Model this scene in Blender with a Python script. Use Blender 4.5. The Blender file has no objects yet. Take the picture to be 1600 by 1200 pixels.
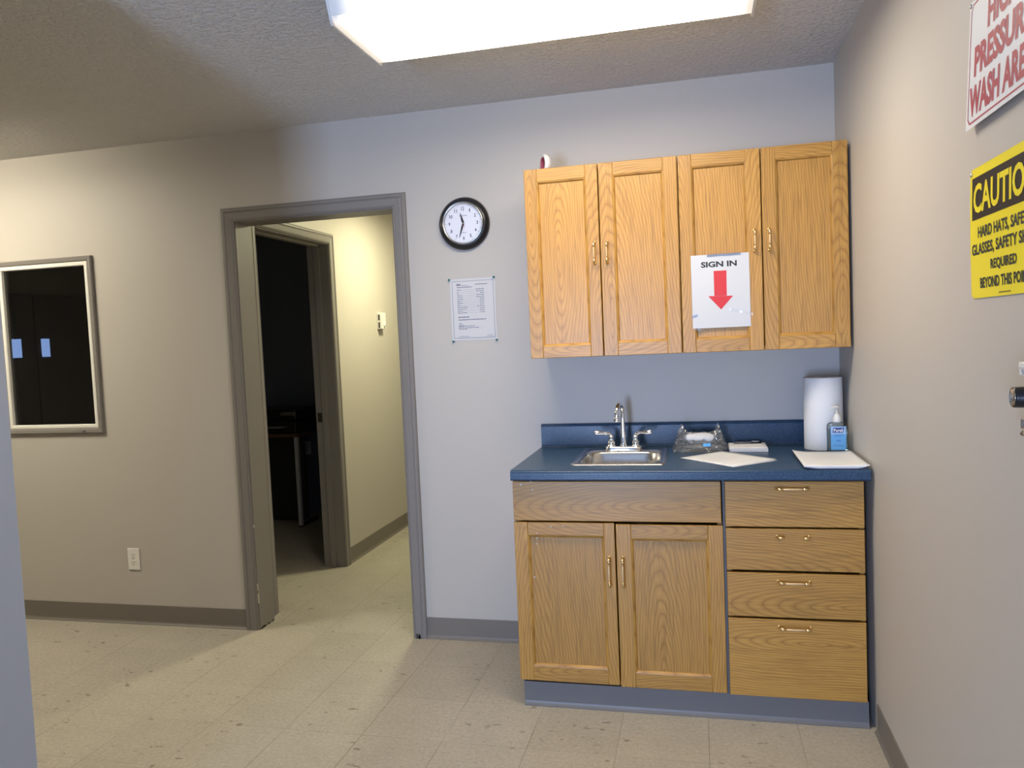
import bpy, bmesh, math, random
from mathutils import Vector, Matrix

random.seed(7)
S = bpy.context.scene
C = S.collection

# ------------------------------------------------------------------ camera
CAM = (-0.5637, -3.4301, 1.4031)
YAW, PITCH, ROLL, FPX = 0.236, -0.0576, -0.0436, 1217.07
cam_d = bpy.data.cameras.new('camera')
cam = bpy.data.objects.new('camera', cam_d)
C.objects.link(cam)
fwd = Vector((-math.sin(YAW) * math.cos(PITCH), math.cos(YAW) * math.cos(PITCH), math.sin(PITCH)))
rgt = Vector((math.cos(YAW), math.sin(YAW), 0))
upv = rgt.cross(fwd)
R_ = math.cos(ROLL) * rgt + math.sin(ROLL) * upv
U_ = -math.sin(ROLL) * rgt + math.cos(ROLL) * upv
mw = Matrix.Identity(4)
for i in range(3):
    mw[i][0], mw[i][1], mw[i][2], mw[i][3] = R_[i], U_[i], -fwd[i], CAM[i]
cam.matrix_world = mw
cam_d.sensor_fit = 'HORIZONTAL'
cam_d.sensor_width = 36.0
cam_d.lens = FPX / 1600 * 36.0
cam_d.clip_start = 0.02
S.camera = cam

# ------------------------------------------------------------------ world, daylight, exposure
w = bpy.data.worlds.new('world')
S.world = w
w.use_nodes = True
w.node_tree.nodes['Background'].inputs[0].default_value = (0.50, 0.66, 1.0, 1)
w.node_tree.nodes['Background'].inputs[1].default_value = 0.9
S.view_settings.view_transform = 'Standard'
S.view_settings.look = 'None'
S.view_settings.gamma = 1.0
S.view_settings.use_curve_mapping = False
S.view_settings.exposure = 0.10


def area(name, loc, rot, sx, sy, power, col, spread=180):
    l = bpy.data.lights.new(name, 'AREA')
    l.shape = 'RECTANGLE'
    l.size, l.size_y = sx, sy
    l.energy = power
    l.color = col
    l.spread = math.radians(spread)
    o = bpy.data.objects.new(name, l)
    o.location = loc
    o.rotation_euler = rot
    C.objects.link(o)
    return o


# daylight entering by the glazed door behind the camera
DAY = area('daylight', (-1.66, -7.50, 0.85), (math.radians(90), 0, 0), 0.95, 1.5, 335, (0.47, 0.61, 1.0))
LENS_E, BAY_E, HALL_P = 20.5, 24.5, 26
LENS_COL, BAY_COL, HALL_COL = (1.0, 0.895, 0.735), (1.0, 0.91, 0.72), (1.0, 0.95, 0.62)

# ------------------------------------------------------------------ dimensions
H = 2.457           # ceiling
WT = 0.128          # back wall thickness
DL, DR, DZ = -2.746, -1.920, 2.032   # doorway clear opening


# ------------------------------------------------------------------ materials
def new_mat(name):
    m = bpy.data.materials.new(name)
    m.use_nodes = True
    nt = m.node_tree
    b = nt.nodes['Principled BSDF']
    return m, nt, b


def N(nt, t, **k):
    n = nt.nodes.new(t)
    for a, v in k.items():
        if a == 'inp':
            for i, x in v.items():
                n.inputs[i].default_value = x
        else:
            setattr(n, a, v)
    return n


def simple(name, col, rough=0.5, metal=0.0, spec=0.5, bump=0.0, bscale=200.0, var=0.0, coat=0.0):
    m, nt, b = new_mat(name)
    b.inputs['Base Color'].default_value = (*col, 1)
    b.inputs['Roughness'].default_value = rough
    b.inputs['Metallic'].default_value = metal
    b.inputs['Specular IOR Level'].default_value = spec
    b.inputs['Coat Weight'].default_value = coat
    tc = N(nt, 'ShaderNodeTexCoord')
    nz = N(nt, 'ShaderNodeTexNoise', inp={'Scale': bscale, 'Detail': 3.0})
    nt.links.new(tc.outputs['Object'], nz.inputs['Vector'])
    if bump:
        bp = N(nt, 'ShaderNodeBump', inp={'Strength': bump, 'Distance': 0.002})
        nt.links.new(nz.outputs[0], bp.inputs['Height'])
        nt.links.new(bp.outputs[0], b.inputs['Normal'])
    if var:
        mx = N(nt, 'ShaderNodeMix', data_type='RGBA')
        mx.inputs['A'].default_value = (*[c * (1 - var) for c in col], 1)
        mx.inputs['B'].default_value = (*[min(1, c * (1 + var)) for c in col], 1)
        nt.links.new(nz.outputs[0], mx.inputs['Factor'])
        nt.links.new(mx.outputs['Result'], b.inputs['Base Color'])
    return m


def emis(name, col, s):
    m, nt, b = new_mat(name)
    b.inputs['Base Color'].default_value = (0.8, 0.8, 0.8, 1)
    b.inputs['Emission Color'].default_value = (*col, 1)
    b.inputs['Emission Strength'].default_value = s
    return m


M_wall = simple('wall_paint', (0.50, 0.465, 0.415), 0.48, spec=0.4, bump=0.10, bscale=260)
M_part = simple('daylight_blue_tint', (0.36, 0.40, 0.48), 0.48, spec=0.4, bump=0.10, bscale=260)  # wall colour shifted to blue to carry the daylight on the partition
M_office = simple('office_shade_tone', (0.16, 0.17, 0.22), 0.7, bump=0.1, bscale=260)  # shade of the unlit room painted in as a dark bluish wall colour
M_trim = simple('trim_paint', (0.220, 0.203, 0.185), 0.46, spec=0.32, bump=0.05, bscale=60)
M_cove = simple('cove_vinyl', (0.180, 0.160, 0.135), 0.5, bump=0.04, bscale=40)
M_white = simple('white_plastic', (0.72, 0.70, 0.66), 0.4)
M_whiteframe = simple('white_frame', (0.78, 0.76, 0.70), 0.4)
M_dark = simple('dark_slot', (0.03, 0.03, 0.03), 0.7)
M_black = simple('black_plastic', (0.012, 0.012, 0.014), 0.28, spec=0.5)
M_blackm = simple('black_matte', (0.015, 0.015, 0.017), 0.7)
M_chrome = simple('chrome', (0.86, 0.85, 0.83), 0.07, metal=1.0)
M_silver = simple('silver_metal', (0.62, 0.61, 0.58), 0.22, metal=1.0)
M_brass = simple('brass', (0.80, 0.60, 0.30), 0.18, metal=1.0)
M_satin = simple('satin_brass', (0.72, 0.50, 0.26), 0.42, metal=0.6)
M_greymetal = simple('grey_metal', (0.42, 0.42, 0.41), 0.35, metal=0.6)
M_paper = simple('paper', (0.59, 0.59, 0.595), 0.75, bump=0.03, bscale=30)
M_sheet = simple('white_sheet', (0.76, 0.76, 0.77), 0.75, bump=0.03, bscale=30)
M_ink = simple('ink', (0.02, 0.02, 0.022), 0.7)
M_print = simple('grey_print', (0.16, 0.17, 0.24), 0.7)
M_red = simple('red_print', (0.60, 0.030, 0.035), 0.6)
M_maroon = simple('maroon_print', (0.36, 0.025, 0.045), 0.5)
M_yellow = simple('yellow_sign', (0.84, 0.70, 0.012), 0.42)
M_signwhite = simple('sign_white', (0.74, 0.74, 0.74), 0.4)
M_blueface = simple('clock_dial', (0.72, 0.73, 0.80), 0.5)
M_teal = simple('teal_pin', (0.02, 0.17, 0.20), 0.35)
M_towel = simple('paper_towel', (0.72, 0.72, 0.72), 0.9, bump=0.5, bscale=110)
M_card = simple('cardboard', (0.36, 0.25, 0.15), 0.8)
M_tapecore = simple('tape_core', (0.28, 0.05, 0.08), 0.6)
M_dull = simple('dirt', (0.06, 0.05, 0.04), 0.9)
M_chip = simple('bare_wood_chip', (0.62, 0.55, 0.42), 0.8)
M_navy = simple('navy_print', (0.02, 0.03, 0.19), 0.5)
M_lblue = simple('blue_label', (0.12, 0.42, 0.80), 0.4)
M_carc = simple('cabinet_box', (0.23, 0.13, 0.06), 0.5, var=0.1, bscale=60)
M_groove = simple('filler_strip', (0.10, 0.10, 0.11), 0.6)
M_deskwood = simple('desk_top', (0.10, 0.05, 0.03), 0.4)
M_pen = simple('pen_grey', (0.10, 0.10, 0.11), 0.35)
M_doorgrey = simple('door_paint', (0.30, 0.29, 0.28), 0.5)


def glassy(name, tint=(1, 1, 1), rough=0.0, ior=1.45, gl=1.0):
    """thin clear sheet: straight-through transparency plus a fresnel mirror"""
    m = bpy.data.materials.new(name)
    m.use_nodes = True
    nt = m.node_tree
    nt.nodes.remove(nt.nodes['Principled BSDF'])
    out = nt.nodes['Material Output']
    tr = N(nt, 'ShaderNodeBsdfTransparent')
    tr.inputs[0].default_value = (*tint, 1)
    g = N(nt, 'ShaderNodeBsdfGlossy', inp={'Roughness': rough})
    g.inputs[0].default_value = (gl, gl, gl, 1)
    fr = N(nt, 'ShaderNodeFresnel', inp={'IOR': ior})
    mx = N(nt, 'ShaderNodeMixShader')
    nt.links.new(fr.outputs[0], mx.inputs[0])
    nt.links.new(tr.outputs[0], mx.inputs[1])
    nt.links.new(g.outputs[0], mx.inputs[2])
    nt.links.new(mx.outputs[0], out.inputs[0])
    return m


M_glass = glassy('window_glass', (0.92, 0.94, 0.93))
M_darkglass = glassy('tinted_glass', (0.45, 0.47, 0.47), ior=2.1)
M_film = glassy('clear_film', (0.96, 0.96, 0.97), 0.2, 1.6)
M_bottle = glassy('clear_bottle', (0.86, 0.91, 0.94), 0.03, 1.5)


def bag_mat():
    m = bpy.data.materials.new('crinkled_bag')
    m.use_nodes = True
    nt = m.node_tree
    nt.nodes.remove(nt.nodes['Principled BSDF'])
    out = nt.nodes['Material Output']
    tr = N(nt, 'ShaderNodeBsdfTransparent')
    tr.inputs[0].default_value = (0.93, 0.94, 0.95, 1)
    g = N(nt, 'ShaderNodeBsdfGlossy', inp={'Roughness': 0.09})
    g.inputs[0].default_value = (0.95, 0.95, 0.95, 1)
    fr = N(nt, 'ShaderNodeLayerWeight', inp={'Blend': 0.38})
    tc = N(nt, 'ShaderNodeTexCoord')
    nz = N(nt, 'ShaderNodeTexVoronoi', inp={'Scale': 55.0})
    bp = N(nt, 'ShaderNodeBump', inp={'Strength': 1.0, 'Distance': 0.012})
    nt.links.new(tc.outputs['Object'], nz.inputs['Vector'])
    nt.links.new(nz.outputs[0], bp.inputs['Height'])
    nt.links.new(bp.outputs[0], g.inputs['Normal'])
    nt.links.new(bp.outputs[0], fr.inputs['Normal'])
    mx = N(nt, 'ShaderNodeMixShader')
    nt.links.new(fr.outputs['Fresnel'], mx.inputs[0])
    df = N(nt, 'ShaderNodeBsdfDiffuse')
    df.inputs[0].default_value = (0.62, 0.62, 0.60, 1)
    hz = N(nt, 'ShaderNodeMixShader')
    hz.inputs[0].default_value = 0.13
    nt.links.new(tr.outputs[0], hz.inputs[1])
    nt.links.new(df.outputs[0], hz.inputs[2])
    nt.links.new(hz.outputs[0], mx.inputs[1])
    nt.links.new(g.outputs[0], mx.inputs[2])
    nt.links.new(mx.outputs[0], out.inputs[0])
    return m


M_bag = bag_mat()


def ceiling_mat():
    m, nt, b = new_mat('textured_ceiling')
    b.inputs['Base Color'].default_value = (0.69, 0.675, 0.65, 1)
    b.inputs['Roughness'].default_value = 0.75
    tc = N(nt, 'ShaderNodeTexCoord')
    n1 = N(nt, 'ShaderNodeTexNoise', inp={'Scale': 55.0, 'Detail': 4.0, 'Roughness': 0.6})
    n2 = N(nt, 'ShaderNodeTexVoronoi', inp={'Scale': 42.0})
    nt.links.new(tc.outputs['Object'], n1.inputs['Vector'])
    nt.links.new(tc.outputs['Object'], n2.inputs['Vector'])
    mp = N(nt, 'ShaderNodeMapRange', inp={'From Min': 0.45, 'From Max': 0.68})
    nt.links.new(n1.outputs[0], mp.inputs[0])
    ad = N(nt, 'ShaderNodeMath', operation='MULTIPLY_ADD')
    nt.links.new(n2.outputs[0], ad.inputs[0])
    ad.inputs[1].default_value = -0.5
    nt.links.new(mp.outputs[0], ad.inputs[2])
    bp = N(nt, 'ShaderNodeBump', inp={'Strength': 0.85, 'Distance': 0.007})
    nt.links.new(ad.outputs[0], bp.inputs['Height'])
    nt.links.new(bp.outputs[0], b.inputs['Normal'])
    return m


M_ceil = ceiling_mat()


def floor_mat():
    m, nt, b = new_mat('vinyl_tile')
    L = nt.links.new
    tc = N(nt, 'ShaderNodeTexCoord')
    sp = N(nt, 'ShaderNodeSeparateXYZ')
    L(tc.outputs['Object'], sp.inputs[0])
    T = 0.3048

    def math_(op, a, bb=None):
        n = N(nt, 'ShaderNodeMath', operation=op)
        for i, v in enumerate((a, bb)):
            if v is None:
                continue
            if isinstance(v, (int, float)):
                n.inputs[i].default_value = v
            else:
                L(v, n.inputs[i])
        return n.outputs[0]

    def cell(v, off):
        return math_('DIVIDE', math_('SUBTRACT', v, off), T)
    cx, cy = cell(sp.outputs[0], -1.785), cell(sp.outputs[1], -0.907)
    ix, iy = math_('FLOOR', cx), math_('FLOOR', cy)
    ex = math_('ABSOLUTE', math_('SUBTRACT', math_('FRACT', cx), 0.5))
    ey = math_('ABSOLUTE', math_('SUBTRACT', math_('FRACT', cy), 0.5))
    lx = N(nt, 'ShaderNodeMapRange', inp={'From Min': 0.4945, 'From Max': 0.4985})
    ly = N(nt, 'ShaderNodeMapRange', inp={'From Min': 0.4955, 'From Max': 0.4995, 'To Max': 0.7})
    L(ex, lx.inputs[0])
    L(ey, ly.inputs[0])
    brk = N(nt, 'ShaderNodeTexNoise', inp={'Scale': 2.1, 'Detail': 2.0})
    L(tc.outputs['Object'], brk.inputs['Vector'])
    bm_ = N(nt, 'ShaderNodeMapRange', inp={'From Min': 0.35, 'From Max': 0.62, 'To Min': 0.25, 'To Max': 0.95})
    L(brk.outputs[0], bm_.inputs[0])
    line = math_('MULTIPLY', math_('MAXIMUM', lx.outputs[0], ly.outputs[0]), bm_.outputs[0])
    cv = N(nt, 'ShaderNodeCombineXYZ')
    L(ix, cv.inputs[0])
    L(iy, cv.inputs[1])
    wn = N(nt, 'ShaderNodeTexWhiteNoise', noise_dimensions='2D')
    L(cv.outputs[0], wn.inputs[0])
    # flecks of the tile
    n1 = N(nt, 'ShaderNodeTexNoise', inp={'Scale': 70.0, 'Detail': 4.0, 'Roughness': 0.65})
    n2 = N(nt, 'ShaderNodeTexNoise', inp={'Scale': 7.0, 'Detail': 3.0})
    n3 = N(nt, 'ShaderNodeTexNoise', inp={'Scale': 120.0, 'Detail': 1.0})
    for n in (n1, n2, n3):
        L(tc.outputs['Object'], n.inputs['Vector'])
    r1 = N(nt, 'ShaderNodeValToRGB')
    r1.color_ramp.elements[0].position = 0.32
    r1.color_ramp.elements[0].color = (0.355, 0.320, 0.255, 1)
    r1.color_ramp.elements[1].position = 0.68
    r1.color_ramp.elements[1].color = (0.455, 0.415, 0.345, 1)
    L(n1.outputs[0], r1.inputs[0])
    fl = N(nt, 'ShaderNodeMapRange', inp={'From Min': 0.66, 'From Max': 0.74, 'To Max': 0.6})
    L(n3.outputs[0], fl.inputs[0])
    m1 = N(nt, 'ShaderNodeMix', data_type='RGBA')
    m1.inputs['B'].default_value = (0.62, 0.58, 0.50, 1)
    L(fl.outputs[0], m1.inputs['Factor'])
    L(r1.outputs[0], m1.inputs['A'])
    # tile-to-tile and worn variation
    tv = math_('ADD', math_('MULTIPLY', wn.outputs[0], 0.06), math_('MULTIPLY', n2.outputs[0], 0.24))
    tv = math_('ADD', tv, 0.86)
    m2 = N(nt, 'ShaderNodeVectorMath', operation='SCALE')
    L(m1.outputs['Result'], m2.inputs[0])
    L(tv, m2.inputs['Scale'])
    # muddy scuffs: elongated, clustered spots
    mpg = N(nt, 'ShaderNodeMapping', inp={'Rotation': (0, 0, 0.5), 'Scale': (1.0, 2.2, 1.0)})
    L(tc.outputs['Object'], mpg.inputs[0])
    d1 = N(nt, 'ShaderNodeTexNoise', inp={'Scale': 15.0, 'Detail': 3.0, 'Roughness': 0.55})
    L(mpg.outputs[0], d1.inputs['Vector'])
    d2 = N(nt, 'ShaderNodeTexNoise', inp={'Scale': 3.1, 'Detail': 1.0})
    L(tc.outputs['Object'], d2.inputs['Vector'])
    dm = N(nt, 'ShaderNodeMapRange', inp={'From Min': 0.64, 'From Max': 0.67, 'To Max': 0.75})
    L(d1.outputs[0], dm.inputs[0])
    dc = N(nt, 'ShaderNodeMapRange', inp={'From Min': 0.50, 'From Max': 0.58})
    L(d2.outputs[0], dc.inputs[0])
    dirt = math_('MULTIPLY', dm.outputs[0], dc.outputs[0])
    m3 = N(nt, 'ShaderNodeMix', data_type='RGBA')
    m3.inputs['B'].default_value = (0.14, 0.11, 0.075, 1)
    L(dirt, m3.inputs['Factor'])
    L(m2.outputs[0], m3.inputs['A'])
    m4 = N(nt, 'ShaderNodeMix', data_type='RGBA')
    m4.inputs['B'].default_value = (0.13, 0.11, 0.085, 1)
    L(line, m4.inputs['Factor'])
    L(m3.outputs['Result'], m4.inputs['A'])
    L(m4.outputs['Result'], b.inputs['Base Color'])
    rr = N(nt, 'ShaderNodeMapRange', inp={'To Min': 0.34, 'To Max': 0.52})
    L(n2.outputs[0], rr.inputs[0])
    L(rr.outputs[0], b.inputs['Roughness'])
    b.inputs['Specular IOR Level'].default_value = 0.4
    bp = N(nt, 'ShaderNodeBump', inp={'Strength': 0.12, 'Distance': 0.001})
    L(n1.outputs[0], bp.inputs['Height'])
    L(bp.outputs[0], b.inputs['Normal'])
    return m


M_floor = floor_mat()


def oak_mat():
    """oak: rings of a tilted trunk cut by the board (cathedral figure), plus pores; coordinates come
    from the board's own 'grain' attribute (along, across, depth) and 'gseed'"""
    m, nt, b = new_mat('oak')
    L = nt.links.new
    at = N(nt, 'ShaderNodeAttribute', attribute_name='grain')
    sd = N(nt, 'ShaderNodeAttribute', attribute_name='gseed')
    sp = N(nt, 'ShaderNodeSeparateXYZ')
    L(at.outputs['Vector'], sp.inputs[0])

    def math_(op, a, bb=None, c=None):
        n = N(nt, 'ShaderNodeMath', operation=op)
        for i, v in enumerate((a, bb, c)):
            if v is None:
                continue
            if isinstance(v, (int, float)):
                n.inputs[i].default_value = v
            else:
                L(v, n.inputs[i])
        return n.outputs[0]

    def noise(scale_vec, det=2.0, rough=0.5):
        mp = N(nt, 'ShaderNodeMapping', inp={'Scale': scale_vec})
        L(at.outputs['Vector'], mp.inputs[0])
        n = N(nt, 'ShaderNodeTexNoise', noise_dimensions='4D', inp={'Scale': 1.0, 'Detail': det, 'Roughness': rough})
        L(mp.outputs[0], n.inputs['Vector'])
        L(sd.outputs['Fac'], n.inputs['W'])
        return n.outputs[0]
    a, bb, c = sp.outputs
    wob = math_('MULTIPLY', math_('SUBTRACT', noise((1.7, 6.0, 7.0)), 0.5), 0.065)
    wob2 = math_('MULTIPLY', math_('SUBTRACT', noise((7.0, 30.0, 7.0)), 0.5), 0.007)
    b2 = math_('ADD', bb, wob)
    h = math_('ADD', math_('MULTIPLY', a, 0.16), math_('ADD', c, wob2))
    r = math_('SQRT', math_('ADD', math_('MULTIPLY', b2, b2), math_('MULTIPLY', h, h)))
    r = math_('ADD', r, wob2)
    band = math_('FRACT', math_('DIVIDE', r, 0.0085))
    ramp = N(nt, 'ShaderNodeValToRGB')
    e = ramp.color_ramp.elements
    e[0].position, e[0].color = 0.0, (0.385, 0.184, 0.036, 1)
    e[1].position, e[1].color = 1.0, (0.390, 0.189, 0.037, 1)
    for p, col in ((0.14, (0.505, 0.256, 0.050, 1)), (0.5, (0.585, 0.310, 0.064, 1)), (0.86, (0.530, 0.272, 0.055, 1))):
        x = e.new(p)
        x.color = col
    L(band, ramp.inputs[0])
    pores = noise((7.0, 300.0, 60.0), 2.0, 0.6)
    pm = N(nt, 'ShaderNodeMapRange', inp={'From Min': 0.47, 'From Max': 0.70, 'To Max': 0.62})
    L(pores, pm.inputs[0])
    mx = N(nt, 'ShaderNodeMix', data_type='RGBA')
    mx.inputs['B'].default_value = (0.23, 0.105, 0.022, 1)
    L(pm.outputs[0], mx.inputs['Factor'])
    L(ramp.outputs[0], mx.inputs['A'])
    # board-to-board tone
    tone = math_('ADD', math_('MULTIPLY', math_('FRACT', math_('MULTIPLY', sd.outputs['Fac'], 7.31)), 0.14), 0.83)
    sc = N(nt, 'ShaderNodeVectorMath', operation='SCALE')
    L(mx.outputs['Result'], sc.inputs[0])
    L(tone, sc.inputs['Scale'])
    L(sc.outputs[0], b.inputs['Base Color'])
    b.inputs['Roughness'].default_value = 0.36
    b.inputs['Specular IOR Level'].default_value = 0.45
    bp = N(nt, 'ShaderNodeBump', inp={'Strength': 0.12, 'Distance': 0.001})
    L(pores, bp.inputs['Height'])
    bp.invert = True
    L(bp.outputs[0], b.inputs['Normal'])
    return m


M_oak = oak_mat()


def laminate_mat():
    m, nt, b = new_mat('blue_laminate')
    tc = N(nt, 'ShaderNodeTexCoord')
    v = N(nt, 'ShaderNodeTexNoise', inp={'Scale': 420.0, 'Detail': 2.0, 'Roughness': 0.7})
    nt.links.new(tc.outputs['Object'], v.inputs['Vector'])
    r = N(nt, 'ShaderNodeValToRGB')
    e = r.color_ramp.elements
    e[0].position, e[0].color = 0.36, (0.008, 0.022, 0.056, 1)
    e[1].position, e[1].color = 0.66, (0.052, 0.108, 0.185, 1)
    nt.links.new(v.outputs[0], r.inputs[0])
    nt.links.new(r.outputs[0], b.inputs['Base Color'])
    b.inputs['Roughness'].default_value = 0.30
    b.inputs['Specular IOR Level'].default_value = 0.30
    return m


M_lam = laminate_mat()


def steel_mat():
    m, nt, b = new_mat('brushed_steel')
    b.inputs['Base Color'].default_value = (0.62, 0.61, 0.59, 1)
    b.inputs['Metallic'].default_value = 1.0
    b.inputs['Roughness'].default_value = 0.24
    tc = N(nt, 'ShaderNodeTexCoord')
    mp = N(nt, 'ShaderNodeMapping', inp={'Scale': (10, 400, 400)})
    nz = N(nt, 'ShaderNodeTexNoise', inp={'Scale': 3.0})
    bp = N(nt, 'ShaderNodeBump', inp={'Strength': 0.06, 'Distance': 0.001})
    nt.links.new(tc.outputs['Object'], mp.inputs[0])
    nt.links.new(mp.outputs[0], nz.inputs['Vector'])
    nt.links.new(nz.outputs[0], bp.inputs['Height'])
    nt.links.new(bp.outputs[0], b.inputs['Normal'])
    return m


M_steel = steel_mat()


def lens_mat(name, col, s, side=0.10):
    """ribbed acrylic lens lit by the tubes inside; tubes stop short of the ends"""
    m, nt, b = new_mat(name)
    L = nt.links.new
    b.inputs['Base Color'].default_value = (0.75, 0.75, 0.72, 1)
    b.inputs['Roughness'].default_value = 0.25
    tc = N(nt, 'ShaderNodeTexCoord')
    sp = N(nt, 'ShaderNodeSeparateXYZ')
    L(tc.outputs['Object'], sp.inputs[0])
    ab = N(nt, 'ShaderNodeMath', operation='ABSOLUTE')
    L(sp.outputs[0], ab.inputs[0])
    mr = N(nt, 'ShaderNodeMapRange', inp={'From Min': 0.46, 'From Max': 0.60, 'To Min': 1.0, 'To Max': 0.028})
    mr.interpolation_type = 'SMOOTHSTEP'
    L(ab.outputs[0], mr.inputs[0])
    ml = N(nt, 'ShaderNodeMath', operation='MULTIPLY')
    L(mr.outputs[0], ml.inputs[0])
    ml.inputs[1].default_value = s
    # the ribs throw the light downwards: the upright sides of the lens are far dimmer than its bottom
    ge = N(nt, 'ShaderNodeNewGeometry')
    sn = N(nt, 'ShaderNodeSeparateXYZ')
    L(ge.outputs['True Normal'], sn.inputs[0])
    az = N(nt, 'ShaderNodeMath', operation='ABSOLUTE')
    L(sn.outputs[2], az.inputs[0])
    md = N(nt, 'ShaderNodeMapRange', inp={'From Min': 0.45, 'From Max': 0.95, 'To Min': side, 'To Max': 1.0})
    L(az.outputs[0], md.inputs[0])
    m2 = N(nt, 'ShaderNodeMath', operation='MULTIPLY')
    L(ml.outputs[0], m2.inputs[0])
    L(md.outputs[0], m2.inputs[1])
    L(m2.outputs[0], b.inputs['Emission Strength'])
    b.inputs['Emission Color'].default_value = (*col, 1)
    return m


M_lens = lens_mat('lamp_lens', LENS_COL, LENS_E)
M_lens2 = lens_mat('lamp_lens_warm', BAY_COL, BAY_E, 1.0)
M_dome = emis('dome_glow', HALL_COL, 4.0)
M_lite = emis('daylit_pane', (0.30, 0.50, 1.0), 3.8)


# ------------------------------------------------------------------ mesh builder
class B:
    def __init__(s):
        s.v, s.f, s.sm, s.mi, s.g, s.gs = [], [], [], [], [], []
        s.grain = None
        s.cur = 0

    def add(s, verts, faces, smooth=False, grain=None):
        o = len(s.v)
        s.v += [Vector(p) for p in verts]
        s.f += [[i + o for i in fc] for fc in faces]
        s.sm += [smooth] * len(faces)
        s.mi += [s.cur] * len(faces)
        if grain:
            ax, ctr, off, seed = grain
            for p in verts:
                p = Vector(p)
                if ax == 'z':
                    q = (p[2] - ctr[2], p[0] - ctr[0], p[1] - ctr[1])
                else:
                    q = (p[0] - ctr[0], p[2] - ctr[2], p[1] - ctr[1])
                s.g.append((q[0] + off[0], q[1] + off[1], q[2] + off[2]))
                s.gs.append(seed)
        else:
            s.g += [(0, 0, 0)] * len(verts)
            s.gs += [0.0] * len(verts)
        return s

    def box(s, x0, x1, y0, y1, z0, z1, bev=0.0, seg=2, grain=None, smooth=False):
        bm = bmesh.new()
        bmesh.ops.create_cube(bm, size=1.0)
        for v in bm.verts:
            v.co = Vector(((x0 + x1) / 2 + v.co.x * (x1 - x0), (y0 + y1) / 2 + v.co.y * (y1 - y0),
                           (z0 + z1) / 2 + v.co.z * (z1 - z0)))
        if bev:
            bmesh.ops.bevel(bm, geom=bm.edges[:], offset=bev, segments=seg, profile=0.5, affect='EDGES')
        bm.verts.index_update()
        s.add([v.co.copy() for v in bm.verts], [[v.index for v in f.verts] for f in bm.faces], smooth, grain)
        bm.free()
        return s

    def board(s, x0, x1, y0, y1, z0, z1, ax, off=None, bev=0.0022):
        off = off or (random.uniform(-.4, .4), random.choice((-1, 1)) * random.uniform(0.0, .07), random.uniform(-.03, .05))
        ctr = ((x0 + x1) / 2, (y0 + y1) / 2, (z0 + z1) / 2)
        return s.box(x0, x1, y0, y1, z0, z1, bev, 2, (ax, ctr, off, random.uniform(0, 50)))

    def tube(s, pts, rad, n=14, caps=True, smooth=True):
        pts = [Vector(p) for p in pts]
        if not hasattr(rad, '__len__'):
            rad = [rad] * len(pts)
        t0 = (pts[1] - pts[0]).normalized()
        ref = Vector((0, 0, 1)) if abs(t0.z) < 0.9 else Vector((1, 0, 0))
        u = t0.cross(ref).normalized()
        vs, fs = [], []
        for i, p in enumerate(pts):
            if i == 0:
                t = t0
            elif i == len(pts) - 1:
                t = (pts[i] - pts[i - 1]).normalized()
            else:
                t = ((pts[i + 1] - pts[i]).normalized() + (pts[i] - pts[i - 1]).normalized()).normalized()
            u = (u - t * u.dot(t)).normalized()
            w_ = t.cross(u)
            for k in range(n):
                a = 2 * math.pi * k / n
                vs.append(p + (u * math.cos(a) + w_ * math.sin(a)) * rad[i])
        for i in range(len(pts) - 1):
            for k in range(n):
                k2 = (k + 1) % n
                fs.append([i * n + k, i * n + k2, (i + 1) * n + k2, (i + 1) * n + k])
        if caps:
            fs.append(list(range(n))[::-1])
            fs.append([(len(pts) - 1) * n + k for k in range(n)])
        return s.add(vs, fs, smooth)

    def lathe(s, prof, c, axis=(0, 0, 1), n=40, smooth=True, sx=1.0, closed=False):
        """prof: list of (radius, height along axis)"""
        ax = Vector(axis).normalized()
        ref = Vector((0, 0, 1)) if abs(ax.z) < 0.9 else Vector((1, 0, 0))
        u = ax.cross(ref).normalized()
        w_ = ax.cross(u)
        c = Vector(c)
        vs, fs = [], []
        for r, h in prof:
            for k in range(n):
                a = 2 * math.pi * k / n
                vs.append(c + ax * h + u * (math.cos(a) * r * sx) + w_ * (math.sin(a) * r))
        m = len(prof)
        for i in range(m if closed else m - 1):
            j = (i + 1) % m
            for k in range(n):
                k2 = (k + 1) % n
                fs.append([i * n + k, i * n + k2, j * n + k2, j * n + k])
        if not closed:
            if prof[0][0] > 1e-5:
                fs.append(list(range(n))[::-1])
            if prof[-1][0] > 1e-5:
                fs.append([(m - 1) * n + k for k in range(n)])
        return s.add(vs, fs, smooth)

    def prism(s, poly, fn, t0, t1, smooth=False):
        """2D polygon (u,v) extruded from t0 to t1; fn(u,v,t)->xyz"""
        n = len(poly)
        vs = [fn(u, v, t0) for u, v in poly] + [fn(u, v, t1) for u, v in poly]
        fs = [list(range(n))[::-1], [n + i for i in range(n)]]
        for i in range(n):
            j = (i + 1) % n
            fs.append([i, j, n + j, n + i])
        return s.add(vs, fs, smooth)

    def frame(s, path, prof, fn, closed=False):
        """mitred moulding: path = 2D points in a plane, prof = (offset outwards to the left of travel, height) ; fn(u,v,h)"""
        P = [Vector(p) for p in path]
        n = len(P)
        rows = []
        for i in range(n):
            if closed or 0 < i < n - 1:
                d0 = (P[i] - P[i - 1]).normalized()
                d1 = (P[(i + 1) % n] - P[i]).normalized()
            elif i == 0:
                d0 = d1 = (P[1] - P[0]).normalized()
            else:
                d0 = d1 = (P[i] - P[i - 1]).normalized()
            n0, n1 = Vector((-d0.y, d0.x)), Vector((-d1.y, d1.x))
            mt = n0 + n1
            mt = mt / max(1e-6, mt.dot(n0))
            rows.append([fn(*(P[i] + mt * o), h) for o, h in prof])
        m = len(prof)
        vs = [p for r in rows for p in r]
        fs = []
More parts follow.
